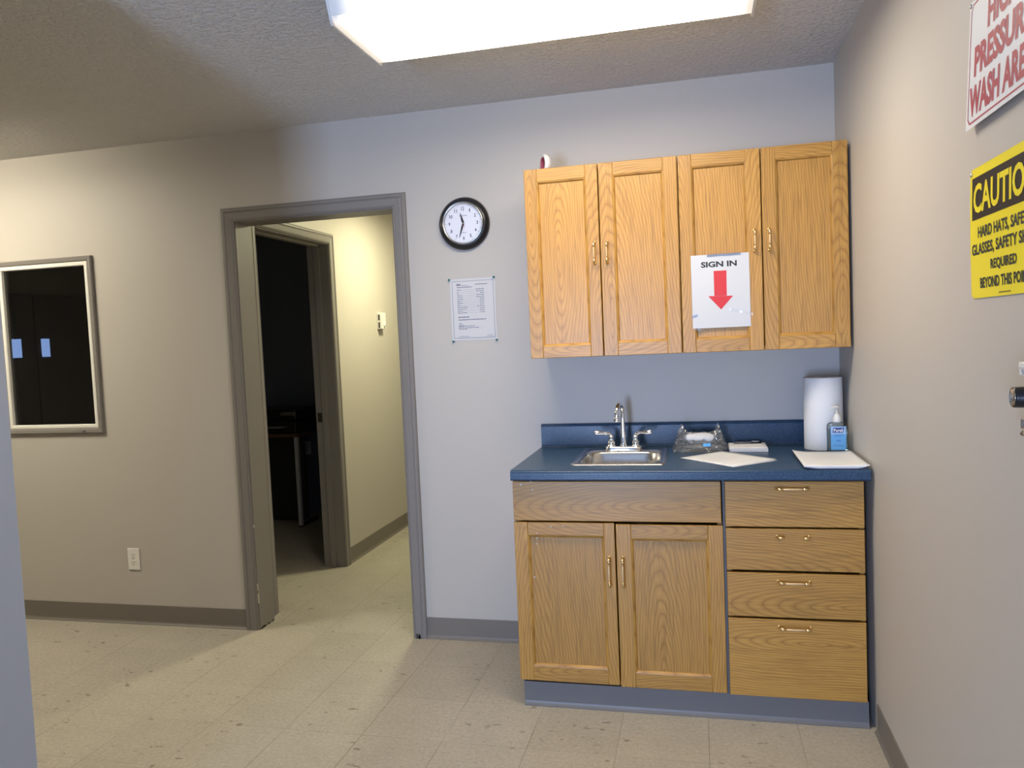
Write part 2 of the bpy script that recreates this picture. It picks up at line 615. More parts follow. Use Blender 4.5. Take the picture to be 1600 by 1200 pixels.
        for i in range(n if closed else n - 1):
            j = (i + 1) % n
            for k in range(m):
                k2 = (k + 1) % m
                fs.append([i * m + k, i * m + k2, j * m + k2, j * m + k])
        if not closed:
            fs.append([k for k in range(m)][::-1])
            fs.append([(n - 1) * m + k for k in range(m)])
        return s.add(vs, fs)

    def grid(s, nu, nv, fn, smooth=True, wrap_u=False):
        vs = [fn(i / (nu - (0 if wrap_u else 1)), j / (nv - 1)) for j in range(nv) for i in range(nu)]
        fs = []
        for j in range(nv - 1):
            for i in range(nu if wrap_u else nu - 1):
                i2 = (i + 1) % nu
                fs.append([j * nu + i, j * nu + i2, (j + 1) * nu + i2, (j + 1) * nu + i])
        return s.add(vs, fs, smooth)

    def disc(s, c, r, nrm, n=40):
        ax = Vector(nrm).normalized()
        ref = Vector((0, 0, 1)) if abs(ax.z) < 0.9 else Vector((1, 0, 0))
        u = ax.cross(ref).normalized()
        w_ = ax.cross(u)
        c = Vector(c)
        return s.add([c + u * math.cos(2 * math.pi * k / n) * r + w_ * math.sin(2 * math.pi * k / n) * r for k in range(n)],
                     [list(range(n))])

    def text(s, string, fn, x0, x1, y0, y1, bold=0.0):
        """lettering stretched to the box x0..x1, y0..y1; fn(u,v)->xyz"""
        V, F = text_mesh(string, bold)
        xs = [p[0] for p in V]
        ys = [p[1] for p in V]
        a, b_, c_, d_ = min(xs), max(xs), min(ys), max(ys)
        return s.add([fn(x0 + (p[0] - a) / (b_ - a) * (x1 - x0), y0 + (p[1] - c_) / (d_ - c_) * (y1 - y0)) for p in V], F)


_tc = {}


def text_mesh(string, bold):
    key = (string, bold)
    if key not in _tc:
        cu = bpy.data.curves.new('t', 'FONT')
        cu.body = string
        cu.size = 1.0
        cu.offset = bold
        cu.resolution_u = 3
        o = bpy.data.objects.new('t', cu)
        C.objects.link(o)
        bpy.context.view_layer.update()
        me = bpy.data.meshes.new_from_object(o.evaluated_get(bpy.context.evaluated_depsgraph_get()))
        _tc[key] = ([tuple(v.co) for v in me.vertices], [list(p.vertices) for p in me.polygons])
        bpy.data.objects.remove(o)
        bpy.data.meshes.remove(me)
        bpy.data.curves.remove(cu)
    return _tc[key]


def org(o):
    p = Vector((0, 0, 0))
    while o:
        p += o.location
        o = o.parent
    return p


def obj(name, b, mats, parent=None, origin=None, fix=True):
    me = bpy.data.meshes.new(name)
    if parent is not None:
        base = org(parent)
        loc = Vector((0, 0, 0))
    else:
        if origin is None:
            lo = [min(p[i] for p in b.v) for i in range(3)]
            hi = [max(p[i] for p in b.v) for i in range(3)]
            origin = ((lo[0] + hi[0]) / 2, (lo[1] + hi[1]) / 2, lo[2])
        base = Vector(origin)
        loc = base
    me.from_pydata([tuple(p - base) for p in b.v], [], b.f)
    me.polygons.foreach_set('use_smooth', b.sm)
    me.polygons.foreach_set('material_index', b.mi)
    if any(b.gs):
        a = me.attributes.new('grain', 'FLOAT_VECTOR', 'POINT')
        a.data.foreach_set('vector', [c for p in b.g for c in p])
        a = me.attributes.new('gseed', 'FLOAT', 'POINT')
        a.data.foreach_set('value', b.gs)
    if fix:
        bm = bmesh.new()
        bm.from_mesh(me)
        bmesh.ops.recalc_face_normals(bm, faces=bm.faces[:])
        bm.to_mesh(me)
        bm.free()
    for m in (mats if isinstance(mats, (list, tuple)) else [mats]):
        me.materials.append(m)
    o = bpy.data.objects.new(name, me)
    o.location = loc
    C.objects.link(o)
    if parent is not None:
        o.parent = parent
    return o


def thing(name, label, cat, loc, group=None):
    o = bpy.data.objects.new(name, None)
    o.empty_display_size = 0.05
    o.location = loc
    C.objects.link(o)
    o['label'] = label
    o['category'] = cat
    if group:
        o['group'] = group
    return o


def tag(o, label, cat, group=None):
    o['label'] = label
    o['category'] = cat
    if group:
        o['group'] = group
    return o


def struct(name, b, mat, label=None, origin=None):
    o = obj(name, b, mat, origin=origin)
    o['kind'] = 'structure'
    if label:
        o['label'] = label
        o['category'] = name.split('_')[0]
    return o


def struct_root(name, loc, label):
    o = thing(name, label, name.split('_')[0], loc)
    o['kind'] = 'structure'
    return o


def part(name, b, mat, parent, label=None, fix=True):
    o = obj(name, b, mat, parent, fix=fix)
    if label:
        o['label'] = label
    return o


# ------------------------------------------------------------------ the setting
struct('floor', B().box(-7.2, 0.13, -7.4, 3.5, -0.1, 0.0), M_floor, 'speckled beige vinyl tile floor with muddy scuffs', (0, 0, 0))
struct('ceiling', B().box(-7.2, 0.13, -7.4, 3.5, H, H + 0.1), M_ceil, 'grey textured ceiling', (0, 0, H))

WX0, WX1, WZ0, WZ1 = -4.160, -3.602, 1.036, 1.898     # interior window opening
b = B()
for x0, x1, z0, z1 in ((-7.0, WX0, 0, H), (WX0, WX1, 0, WZ0), (WX0, WX1, WZ1, H), (WX1, DL, 0, H),
                       (DL, DR, DZ, H), (DR, 0.13, 0, H)):
    b.box(x0, x1, 0, WT, z0, z1)
struct('wall_back', b, M_wall, 'greige painted wall with the doorway, clock and cabinets')
struct('wall_right', B().box(0, 0.13, -7.33, 0, 0, H), M_wall, 'greige wall with the safety signs')
struct('wall_left', B().box(-2.292, -2.172, -7.2, -1.90, 0, H, 0.004), M_part, 'end of the partition wall at the left edge, blue daylight put into its colour')
b = B()
GX0, GX1, GZ = -2.13, -1.19, 2.12
for x0, x1, z0, z1 in ((-2.172, GX0, 0, H), (GX0, GX1, GZ, H), (GX1, 0, 0, H)):
    b.box(x0, x1, -7.33, -7.2, z0, z1)
struct('wall_front', b, M_wall, 'wall behind the viewer with the glazed door')
struct('wall_front_bay', B().box(-7.0, -2.292, -5.13, -5.0, 0, H), M_wall, 'wall of the left bay behind the partition')
struct('wall_left_bay', B().box(-7.13, -7.0, -5.13, WT, 0, H), M_wall, 'far left wall of the bay with the double doors')

# hallway and the dark office behind the back wall
HX, OY0, OY1, OZ = -2.790, 0.24, 1.070, 2.045
b = B()
for y0, y1, z0, z1 in ((WT, OY0, 0, H), (OY0, OY1, OZ, H), (OY1, 3.30, 0, H)):
    b.box(HX - 0.135, HX, y0, y1, z0, z1)
struct('wall_hall_left', b, M_wall, 'lit hallway wall with the thermostat')
struct('wall_hall_right', B().box(-1.80, -1.67, WT, 3.30, 0, H), M_wall, 'right wall of the hallway')
struct('wall_hall_end', B().box(-2.925, -1.67, 3.30, 3.42, 0, H), M_wall, 'end wall of the hallway')
struct('wall_office', B().box(-7.0, HX - 0.135, 2.62, 2.74, 0, H), M_office, 'far wall of the unlit office, its shade put into the colour')
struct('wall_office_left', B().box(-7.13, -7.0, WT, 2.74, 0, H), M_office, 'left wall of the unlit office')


# vinyl cove base
def cove(name, pts, label, fn):
    prof = [(0, 0), (0.012, 0), (0.012, 0.003), (0.006, 0.010), (0.0035, 0.018), (0.0035, 0.1005), (0.002, 0.1024), (0, 0.1024)]
    b = B()
    b.prism(prof, fn, *pts)
    return struct(name, b, M_cove, label)


cove('baseboard_back_left', (-7.0, -2.8125), 'grey vinyl base under the interior window', lambda u, v, t: (t, -u, v))
cove('baseboard_back', (-1.8605, -1.262), 'short grey vinyl base between doorway and cabinet', lambda u, v, t: (t, -u, v))
cove('baseboard_right', (-7.2, -0.625), 'grey vinyl base along the right wall', lambda u, v, t: (-u, t, v))
cove('baseboard_hall', (1.132, 3.30), 'grey vinyl base along the hallway wall', lambda u, v, t: (HX + u, t, v))
cove('baseboard_partition', (-7.2, -1.90), 'grey vinyl base of the partition wall', lambda u, v, t: (-2.172 + u, t, v))

# doorway: casing + jamb
CAS = [(0, 0), (0, 0.008), (0.004, 0.0125), (0.008, 0.0095), (0.012, 0.0125), (0.040, 0.0155), (0.046, 0.012), (0.050, 0.0165),
       (0.060, 0.0165), (0.066, 0.012), (0.066, 0)]


def face_back(u, v, h):
    return (u, -h, v)


def face_hall(u, v, h):
    return (HX + h, u, v)


door1 = struct_root('door_1', ((DL + DR) / 2, 0, 0), 'open doorway with grey moulded casing leading to the hallway')
part('casing', B().frame([(DR, 0), (DR, DZ), (DL, DZ), (DL, 0)], [(-o, h) for o, h in CAS], face_back), M_trim, door1)
b = B()
b.box(DL - 0.001, DL + 0.004, -0.002, WT + 0.004, 0, DZ).box(DR - 0.004, DR + 0.001, -0.002, WT + 0.004, 0, DZ)
b.box(DL, DR, -0.002, WT + 0.004, DZ - 0.004, DZ + 0.001)
part('jamb', b, M_trim, door1)
b = B()
b.cur = 0
for k, (z0, z1, wd) in enumerate(((0.135, 0.20, 0.0035), (0.19, 0.235, 0.002), (0.52, 0.535, 0.0015))):
    b.box(DL - 0.0005, DL + 0.0048, -0.0035, -0.0018 + wd, z0, z1)
part('chipped_paint', b, M_chip, door1, 'bare chip in the paint of the left jamb')
b = B()
random.seed(3)
for k in range(9):
    y = random.uniform(0, WT)
    b.box(DL + 0.0036, DL + 0.0046, y, y + random.uniform(0.006, 0.02), 0.0, random.uniform(0.004, 0.013))
for k in range(4):
    x = DR + random.uniform(0.0, 0.03)
    b.box(x, x + 0.008, -0.0172, -0.016, 0.0, random.uniform(0.006, 0.03))
part('scuff', b, M_dull, door1)

door2 = struct_root('door_2', (HX, (OY0 + OY1) / 2, 0), 'grey door frame in the hallway opening to the dark office')
part('casing', B().frame([(OY1, 0), (OY1, OZ), (OY0, OZ), (OY0, 0)], [(-o * 0.93, h) for o, h in CAS], face_hall), M_trim, door2)
b = B()
for y0, y1 in ((OY0 - 0.001, OY0 + 0.004), (OY1 - 0.004, OY1 + 0.001)):
    b.box(HX - 0.14, HX + 0.002, y0, y1, 0, OZ)
b.box(HX - 0.14, HX + 0.002, OY0, OY1, OZ - 0.004, OZ + 0.001)
part('jamb', b, M_trim, door2)
b = B()
for y0, y1 in ((OY0 + 0.004, OY0 + 0.016), (OY1 - 0.016, OY1 - 0.004)):
    b.box(HX - 0.092, HX - 0.055, y0, y1, 0, OZ - 0.004, 0.002)
b.box(HX - 0.092, HX - 0.055, OY0 + 0.004, OY1 - 0.004, OZ - 0.016, OZ - 0.004, 0.002)
part('door_stop', b, M_trim, door2)
part('strike_plate', B().box(HX - 0.130, HX - 0.100, OY1 - 0.0055, OY1 - 0.004, 0.93, 0.99), M_black, door2)

# interior window
win = struct_root('window_1', ((WX0 + WX1) / 2, 0, WZ0), 'interior window with white inner frame and dark glass, cut by the left edge')
WC = [(0, 0), (0, 0.010), (0.006, 0.016), (0.022, 0.018), (0.027, 0.014), (0.027, 0)]
part('casing', B().frame([(WX1, WZ0), (WX1, WZ1), (WX0, WZ1), (WX0, WZ0)], [(-o, h) for o, h in WC], face_back, True), M_trim, win)
WF = [(0, -0.03), (0, 0.012), (0.004, 0.014), (0.017, 0.014), (0.020, 0.011), (0.020, -0.03)]
part('frame', B().frame([(WX0, WZ0), (WX0, WZ1), (WX1, WZ1), (WX1, WZ0)], [(-o, h) for o, h in WF], face_back, True), M_whiteframe, win)
part('pane', B().box(WX0 + 0.015, WX1 - 0.015, 0.004, 0.010, WZ0 + 0.015, WZ1 - 0.015), M_darkglass, win)
part('sash_clip', B().box(WX1 - 0.095, WX1 - 0.078, -0.0205, -0.017, WZ0 - 0.018, WZ0 - 0.013), M_dark, win)
b = B()
b.box(WX0, WX1, 0.02, WT + 0.002, WZ0 - 0.002, WZ0 + 0.010)
b.box(WX0, WX0 + 0.010, 0.02, WT + 0.002, WZ0, WZ1).box(WX1 - 0.010, WX1, 0.02, WT + 0.002, WZ0, WZ1)
b.box(WX0, WX1, 0.02, WT + 0.002, WZ1 - 0.010, WZ1)
part('reveal', b, M_trim, win)

# glazed door behind the camera (source of the blue daylight)
gd = struct_root('door_3', ((GX0 + GX1) / 2, -7.2, 0), 'glazed door behind the viewer')
b = B()
b.frame([(GX0, 0), (GX1, 0), (GX1, GZ), (GX0, GZ)], [(0, 0.0), (0.045, 0.0), (0.045, 0.06), (0, 0.06)],
        lambda u, v, h: (u, -7.23 - h, v), True)
part('frame', b, M_greymetal, gd)
part('pane', B().box(GX0 + 0.04, GX1 - 0.04, -7.264, -7.258, 0.04, GZ - 0.04), M_glass, gd)

# double doors with small vision lites at the end of the left bay
dd = struct_root('door_4', (-7.0, -3.0, 0), 'double doors with small lit panes at the far end of the left bay')
for y0, y1, ly0, ly1 in ((-3.0, -2.1, -2.83, -2.69), (-3.92, -3.02, -3.17, -3.07)):
    b = B()
    b.box(-7.0, -6.955, y0, y1, 0, 2.05, 0.003)
    dl = part('door_leaf', b, M_doorgrey, dd)
    part('vision_pane', B().box(-6.958, -6.950, ly0, ly1, 1.43, 1.61), M_lite, dl)


# ------------------------------------------------------------------ ceiling lamps
def wrap_lamp(name, label, x0, x1, y0, y1, lens_m, group):
    """wraparound fluorescent lamp; y0 = near edge, y1 = far edge of the lens bottom"""
    zb = 2.362
    t = thing(name, label, 'ceiling light', ((x0 + x1) / 2, (y0 + y1) / 2, zb), group)
    prof = []
    n = 8
    for i in range(n + 1):       # near side, rounded shoulder
        a = math.pi / 2 * i / n
        prof.append((y0 + 0.02 - 0.028 * math.cos(a) - 0.012 * math.cos(a) ** 2, zb + 0.030 - 0.030 * math.sin(a)))
    for i in range(n + 1):
        a = math.pi / 2 * (1 - i / n)
        prof.append((y1 - 0.02 + 0.028 * math.cos(a) + 0.012 * math.cos(a) ** 2, zb + 0.030 - 0.030 * math.sin(a)))
    prof = [(y0 - 0.045, H - 0.005)] + prof + [(y1 + 0.030, H - 0.005)]
    b = B()
    m = len(prof)
    vs = [(x, y, z) for x in (x0, x1) for y, z in prof]
    b.add(vs, [[i, i + 1, m + i + 1, m + i] for i in range(m - 1)], False)
    part('lens', b, lens_m, t)
    b = B()
    b.box(x0 - 0.004, x1 + 0.004, y0 - 0.045, y1 + 0.030, H - 0.010, H)
    part('housing', b, M_white, t)
    ext = [(y0 - 0.050, H), (y0 - 0.012, zb + 0.006), (y0 - 0.004, zb - 0.004), (y1 + 0.004, zb - 0.004), (y1 + 0.012, zb + 0.006), (y1 + 0.035, H)]
    for xa in (x0 - 0.007, x1):
        part('end_plate', B().prism(ext, lambda u, v, tt: (tt, u, v), xa, xa + 0.007), M_white, t)
    return t


wrap_lamp('ceiling_lamp', 'wraparound ceiling lamp glowing white in front of the wall cabinets', -1.592, -0.376, -1.225, -0.868, M_lens, None)
wrap_lamp('ceiling_lamp', 'warm wraparound ceiling lamp in the left bay, out of frame', -4.95, -3.734, -1.13, -0.774, M_lens2, None)

t = thing('dome_lamp', 'round ceiling lamp hidden in the hallway above the doorway head', 'ceiling light', (-2.15, 1.50, H - 0.10))
part('shade', B().lathe([(0.0, -0.09), (0.06, -0.085), (0.11, -0.06), (0.13, -0.02), (0.13, 0)], (-2.15, 1.50, H - 0.012), n=32), M_dome, t)
part('base', B().lathe([(0.14, -0.014), (0.14, 0)], (-2.15, 1.50, H), n=32), M_white, t)
hl = bpy.data.lights.new('hall_light', 'AREA')
hl.energy = HALL_P
hl.color = HALL_COL
hl.shape = 'DISK'
hl.size = 0.24
hl.spread = math.radians(180)
ho = bpy.data.objects.new('hall_light', hl)
ho.location = (-2.15, 1.50, 2.345)
C.objects.link(ho)


# ------------------------------------------------------------------ cabinets
def panel_door(root, x0, x1, z0, z1, yf, px0, px1, pz0, pz1, hx, hz0, hz1, goff):
    """frame-and-panel oak door, front face at yf; hx/hz: vertical pull"""
    T = 0.019
    b = B()
    b.board(x0, px0, yf, yf + T, z0, z1, 'z')
    b.board(px1, x1, yf, yf + T, z0, z1, 'z')
    b.board(px0, px1, yf, yf + T, pz1, z1, 'x')
    b.board(px0, px1, yf, yf + T, z0, pz0, 'x')
    # moulded inner edge sloping down to the panel
    g0 = len(b.v)
    bd = [(0, 0.0005), (0.004, 0.002), (0.008, 0.0085), (0.009, 0.012), (0, 0.012)]
    b.frame([(px0, pz0), (px1, pz0), (px1, pz1), (px0, pz1)], bd, lambda u, v, h: (u, yf + h, v), True)
    for i in range(g0, len(b.v)):
        b.g[i] = (b.v[i].z * 0.4 + b.v[i].x * 0.4, 0.05, 0.30)
        b.gs[i] = 11.3
    d = part('door', b, M_oak, root)
    b = B()
    b.board(px0 + 0.001, px1 - 0.001, yf + 0.010, yf + 0.014, pz0 + 0.001, pz1 - 0.001, 'z', goff, 0.0)
    part('panel', b, M_oak, d)
    pull(d, (hx, yf, hz0), (hx, yf, hz1))
    return d


def pull(parent, p0, p1, bar=True):
    """cabinet pull: bulbous brass ends on two posts, thinner satin bar between them"""
    p0, p1 = Vector(p0), Vector(p1)
    ax = (p1 - p0).normalized()
    out = Vector((0, -1, 0))
    Lh = (p1 - p0).length
    for p, sgn in ((p0, 1), (p1, -1)):
        b = B()
        a = ax * sgn
        b.lathe([(0.0065, 0), (0.0065, 0.002), (0.0045, 0.004)], p, out, 16)
        o_ = len(b.v)
        pts = [p + out * 0.002, p + out * 0.012, p + out * 0.019 + a * 0.002, p + out * 0.0235 + a * 0.007, p + out * 0.0245 + a * 0.014, p + out * 0.0245 + a * 0.022]
        b.tube(pts, [0.0035, 0.0036, 0.0045, 0.0060, 0.0052, 0.0024], 14)
        part('handle_post', b, M_brass, parent)
    if bar:
        b = B()
        a, c = p0 + ax * 0.020 + out * 0.0245, p1 - ax * 0.020 + out * 0.0245
        mid = (a + c) / 2 + out * 0.001
        b.tube([a, a + ax * 0.006, mid, c - ax * 0.006, c], [0.0026, 0.0036, 0.0042, 0.0036, 0.0026], 12)
        part('handle_bar', b, M_satin, parent)


UZ0, UZ1, UY = 1.3195, 2.0775, -0.325
CARC_T = 0.016


def carcass(x0, x1, y0, y1, z0, z1, top=True):
    b = B()
    b.board(x0, x0 + CARC_T, y0, y1, z0, z1, 'z', bev=0.0005)
    b.board(x1 - CARC_T, x1, y0, y1, z0, z1, 'z', bev=0.0005)
    b.board(x0 + CARC_T, x1 - CARC_T, y0, y1, z0, z0 + CARC_T, 'x', bev=0.0005)
    if top:
        b.board(x0 + CARC_T, x1 - CARC_T, y0, y1, z1 - CARC_T, z1, 'x', bev=0.0005)
    else:
        b.board(x0 + CARC_T, x1 - CARC_T, y0, y0 + CARC_T, z1 - 0.09, z1, 'x', bev=0.0005)
    b.board(x0 + CARC_T, x1 - CARC_T, y1 - 0.006, y1, z0 + CARC_T, z1 - CARC_T, 'z', bev=0.0)
    return b


random.seed(21)
up_l = thing('wall_cabinet', 'left oak wall cabinet with two panelled doors, white roll on top', 'cabinet', (-0.924, -0.16, UZ0), 'oak wall cabinets')
part('cabinet_box', carcass(-1.224, -0.6215, UY + 0.020, -0.001, UZ0 + 0.001, UZ1 - 0.002), M_oak, up_l)
panel_door(up_l, -1.2255, -0.9305, UZ0, UZ1, UY, -1.174, -0.979, 1.367, 2.026, -0.9515, 1.686, 1.771, (0.10, 0.012, -0.015))
panel_door(up_l, -0.9265, -0.6245, UZ0, UZ1, UY, -0.871, -0.677, 1.370, 2.028, -0.9015, 1.686, 1.769, (0.5, 0.13, 0.02))
up_r = thing('wall_cabinet', 'right oak wall cabinet with two panelled doors, beside the right wall', 'cabinet', (-0.316, -0.16, UZ0), 'oak wall cabinets')
part('cabinet_box', carcass(-0.6195, -0.013, UY + 0.020, -0.001, UZ0 + 0.001, UZ1 - 0.002), M_oak, up_r)
panel_door(up_r, -0.6195, -0.3185, UZ0, UZ1, UY, -0.570, -0.370, 1.370, 2.030, -0.3440, 1.694, 1.773, (0.55, 0.35, 0.05))
panel_door(up_r, -0.3145, -0.0115, UZ0, UZ1, UY, -0.263, -0.064, 1.372, 2.031, -0.2910, 1.695, 1.773, (0.6, 0.45, 0.08))

BY = -0.605       # front of base doors
b0z, b1z = 0.098, 0.872
sb = thing('base_cabinet', 'oak sink base cabinet with false front above two panelled doors', 'cabinet', (-0.878, -0.3, 0))
b = carcass(-1.2560, -0.4985, BY + 0.021, -0.014, 0.098, 0.874, False)
part('cabinet_box', b, M_oak, sb)
part('false_front', B().board(-1.2585, -0.5005, BY, BY + 0.019, 0.719, 0.868, 'x', (-0.12, 0.02, -0.005)), M_oak, sb)
panel_door(sb, -1.2600, -0.8815, 0.103, 0.713, BY, -1.207, -0.921, 0.160, 0.663, -0.9035, 0.478, 0.585, (0.7, 0.30, 0.12))
panel_door(sb, -0.8765, -0.4965, 0.098, 0.709, BY, -0.822, -0.548, 0.153, 0.656, -0.8535, 0.478, 0.585, (0.30, 0.03, 0.0))
for x, z, rr_ in ((-1.226, 0.856, .0028), (-1.187, 0.868, .0018), (-1.182, 0.836, .0022), (-1.173, 0.672, .0016), (-1.118, 0.697, .0018), (-1.071, 0.700, .0014),
                  (-1.174, 0.650, .0022), (-1.178, 0.628, .0018), (-1.190, 0.500, .0020)):
    fb = BY + (0.010 if 0.16 < z < 0.66 else 0.0)
    part('white_speck', B().lathe([(rr_ * 1.35, 0.0), (rr_ * 1.35, 0.0005), (0.0, 0.0008)], (x, fb, z), (0, -1, 0), 10), M_signwhite, sb)  # tiny white dots scattered over the sink cabinet front
db = thing('drawer_cabinet', 'oak base cabinet with four stacked drawers beside the right wall', 'cabinet', (-0.26, -0.3, 0))
part('cabinet_box', carcass(-0.4865, -0.0275, BY + 0.021, -0.014, 0.094, 0.874), M_oak, db)
part('filler_strip', B().box(-0.4955, -0.4870, BY + 0.006, BY + 0.06, 0.094, 0.874), M_groove, db)
for i, (z0, z1, hz, off) in enumerate(((0.707, 0.868, 0.8445, (0.5, 0.2, 0.1)), (0.5515, 0.7005, 0.6735, (0.3, 0.10, 0.05)),
                                       (0.3840, 0.5425, 0.5135, (-0.15, 0.03, 0.0)), (0.0945, 0.3765, 0.3505, (0.0, -0.06, 0.0)))):
    b = B().board(-0.4865, -0.0285, BY, BY + 0.019, z0, z1, 'x', off)
    d = part('drawer', b, M_oak, db)
    pull(d, (-0.3135, BY, hz), (-0.2085, BY, hz), bar=(i != 1))

# toe kick covered with vinyl cove base
prof = [(0, 0), (0.012, 0), (0.012, 0.003), (0.006, 0.010), (0.0035, 0.018), (0.0035, 0.0925), (0, 0.0925)]
b = B()
b.prism(prof, lambda u, v, t: (t, -0.588 - u, v), -1.2495, -0.0225)
b.box(-1.2495, -0.0225, -0.588, -0.57, 0, 0.0925)
b.box(-1.2495, -1.235, -0.57, -0.02, 0, 0.0925)
struct('trim_1', b, simple('toe_kick_vinyl', (0.155, 0.148, 0.145), 0.45), 'grey vinyl toe kick along the foot of the base cabinets')

# ------------------------------------------------------------------ countertop with a sink cut-out
CX0, CX1, CF, CT, CB = -1.2586, -0.0117, -0.635, 0.914, 0.8755
SX0, SX1, SY0, SY1 = -1.052, -0.692, -0.522, -0.108       # sink rim outline
hx0, hx1, hy0, hy1 = SX0 + 0.014, SX1 - 0.014, SY0 + 0.014, SY1 - 0.014
ct = thing('countertop', 'dark blue laminate countertop with backsplash over the base cabinets', 'countertop', (-0.635, -0.31, CB))
b = B()
fr = [(-0.56, CB + 0.018)]
fr = [(CF + 0.075, CB + 0.012), (CF + 0.016, CB + 0.012), (CF + 0.014, CB), (CF + 0.004, CB)]
for i in range(9):
    a = math.radians(180 + 0) - math.radians(90) * i / 8
    fr.append((CF + 0.014 + 0.014 * math.cos(a), CT - 0.014 + 0.014 * math.sin(a)))
fr.insert(4, (CF, CB + 0.005))
fr += [(CF + 0.075, CT)]
b.prism(fr, lambda u, v, t: (t, u, v), CX0, CX1)
yb = CF + 0.075
b.box(CX0, hx0, yb, -0.018, CB + 0.012, CT)
b.box(hx1, CX1, yb, -0.018, CB + 0.012, CT)
b.box(hx0, hx1, yb, hy0, CB + 0.012, CT)
b.box(hx0, hx1, hy1, -0.018, CB + 0.012, CT)
part('worktop', b, M_lam, ct)
b = B()
bs = [(0, CB + 0.012), (-0.026, CT - 0.002), (-0.023, CT + 0.002), (-0.0205, CT + 0.010), (-0.0205, 1.004), (-0.017, 1.012), (-0.012, 1.0155), (0, 1.0155)]
b.prism([(u - 0.0005, v) for u, v in bs], lambda u, v, t: (t, u, v), CX0, CX1)
part('backsplash', b, M_lam, ct)

# ------------------------------------------------------------------ sink
sk = thing('sink', 'stainless steel bar sink set into the blue countertop', 'sink', ((SX0 + SX1) / 2, (SY0 + SY1) / 2, CT))


def rrect(x0, x1, y0, y1, r, n=8):
    pts = []
    for cx, cy, a0 in ((x1 - r, y1 - r, 0), (x0 + r, y1 - r, 90), (x0 + r, y0 + r, 180), (x1 - r, y0 + r, 270)):
        for k in range(n + 1):
            a = math.radians(a0 + 90 * k / n)
            pts.append((cx + r * math.cos(a), cy + r * math.sin(a)))
    return pts


bx0, bx1, by0, by1 = SX0 + 0.025, SX1 - 0.025, SY0 + 0.023, SY1 - 0.088
rings = [(rrect(SX0, SX1, SY0, SY1, 0.018), CT + 0.0004), (rrect(SX0 + 0.004, SX1 - 0.004, SY0 + 0.004, SY1 - 0.004, 0.016), CT + 0.0050),
         (rrect(SX0 + 0.014, SX1 - 0.014, SY0 + 0.014, SY1 - 0.014, 0.014), CT + 0.0042),
         (rrect(SX0 + 0.020, SX1 - 0.020, SY0 + 0.018, SY1 - 0.022, 0.014), CT + 0.0022),
         (rrect(bx0, bx1, by0, by1, 0.075), CT + 0.0018), (rrect(bx0 + 0.004, bx1 - 0.004, by0 + 0.004, by1 - 0.004, 0.073), CT - 0.004),
         (rrect(bx0 + 0.008, bx1 - 0.008, by0 + 0.008, by1 - 0.008, 0.072), CT - 0.05),
         (rrect(bx0 + 0.012, bx1 - 0.012, by0 + 0.012, by1 - 0.012, 0.070), CT - 0.135),
         (rrect(bx0 + 0.030, bx1 - 0.030, by0 + 0.030, by1 - 0.030, 0.040), CT - 0.150),
         (rrect(-0.90, -0.85, -0.40, -0.35, 0.024), CT - 0.153)]
b = B()
vs, fs = [], []
for pts, z in rings:
    vs += [(x, y, z) for x, y in pts]
n = len(rings[0][0])
for i in range(len(rings) - 1):
    for k in range(n):
        k2 = (k + 1) % n
        fs.append([i * n + k, i * n + k2, (i + 1) * n + k2, (i + 1) * n + k])
fs.append([(len(rings) - 1) * n + k for k in range(n)])
b.add(vs, fs, True)
part('basin', b, M_steel, sk)
part('drain', B().lathe([(0.0, 0.0), (0.018, 0.001), (0.024, 0.003), (0.024, 0.0)], (-0.875, -0.375, CT - 0.1525), n=24), M_chrome, sk)

# ------------------------------------------------------------------ faucet
FX, FYy, FZ = -0.880, -0.155, CT + 0.0024
fc = thing('faucet', 'chrome two-handle gooseneck faucet on the back of the sink', 'faucet', (FX, FYy, FZ))
b = B()
pr = []
n = 14
pts = []
for k in range(n + 1):
    a = -math.pi / 2 + math.pi * k / n
    pts.append((FX + 0.052 + 0.026 * math.cos(a), FYy + 0.026 * math.sin(a)))
for k in range(n + 1):
    a = math.pi / 2 + math.pi * k / n
    pts.append((FX - 0.052 + 0.026 * math.cos(a), FYy + 0.026 * math.sin(a)))
vs, fs = [], []
lv = ((1.0, 0), (1.0, 0.008), (0.93, 0.014), (0.80, 0.018))
for sc, z in lv:
    vs += [(FX + (x - FX) * (0.9 + 0.1 * sc if sc < 1 else 1), FYy + (y - FYy) * sc, FZ + z) for x, y in pts]
m = len(pts)
for i in range(len(lv) - 1):
    for k in range(m):
        k2 = (k + 1) % m
        fs.append([i * m + k, i * m + k2, (i + 1) * m + k2, (i + 1) * m + k])
fs += [list(range(m))[::-1], [(len(lv) - 1) * m + k for k in range(m)]]
b.add(vs, fs, True)
part('base_plate', b, M_chrome, fc)
b = B()
sp = [(FX, FYy, FZ + 0.016), (FX, FYy, FZ + 0.03), (FX, FYy, FZ + 0.10), (FX, FYy, FZ + 0.155)]
dirx, diry = -0.20, -0.98
Rg = 0.042
for k in range(1, 13):
    a = math.pi * 1.02 * k / 12
    d = Rg * (1 - math.cos(a))
    sp.append((FX + dirx * d, FYy + diry * d, FZ + 0.155 + Rg * math.sin(a)))
xe, ye, ze = sp[-1]
sp += [(xe, ye, ze - 0.012)]
rad = [0.0165, 0.0125, 0.0098, 0.0088] + [0.0085] * 12 + [0.0085]
b.tube(sp, rad, 18)
b.lathe([(0.0088, 0.004), (0.0120, 0.0), (0.0125, -0.012), (0.0105, -0.016), (0.0, -0.016)], (xe, ye, ze - 0.006), n=20)
part('spout', b, M_chrome, fc)
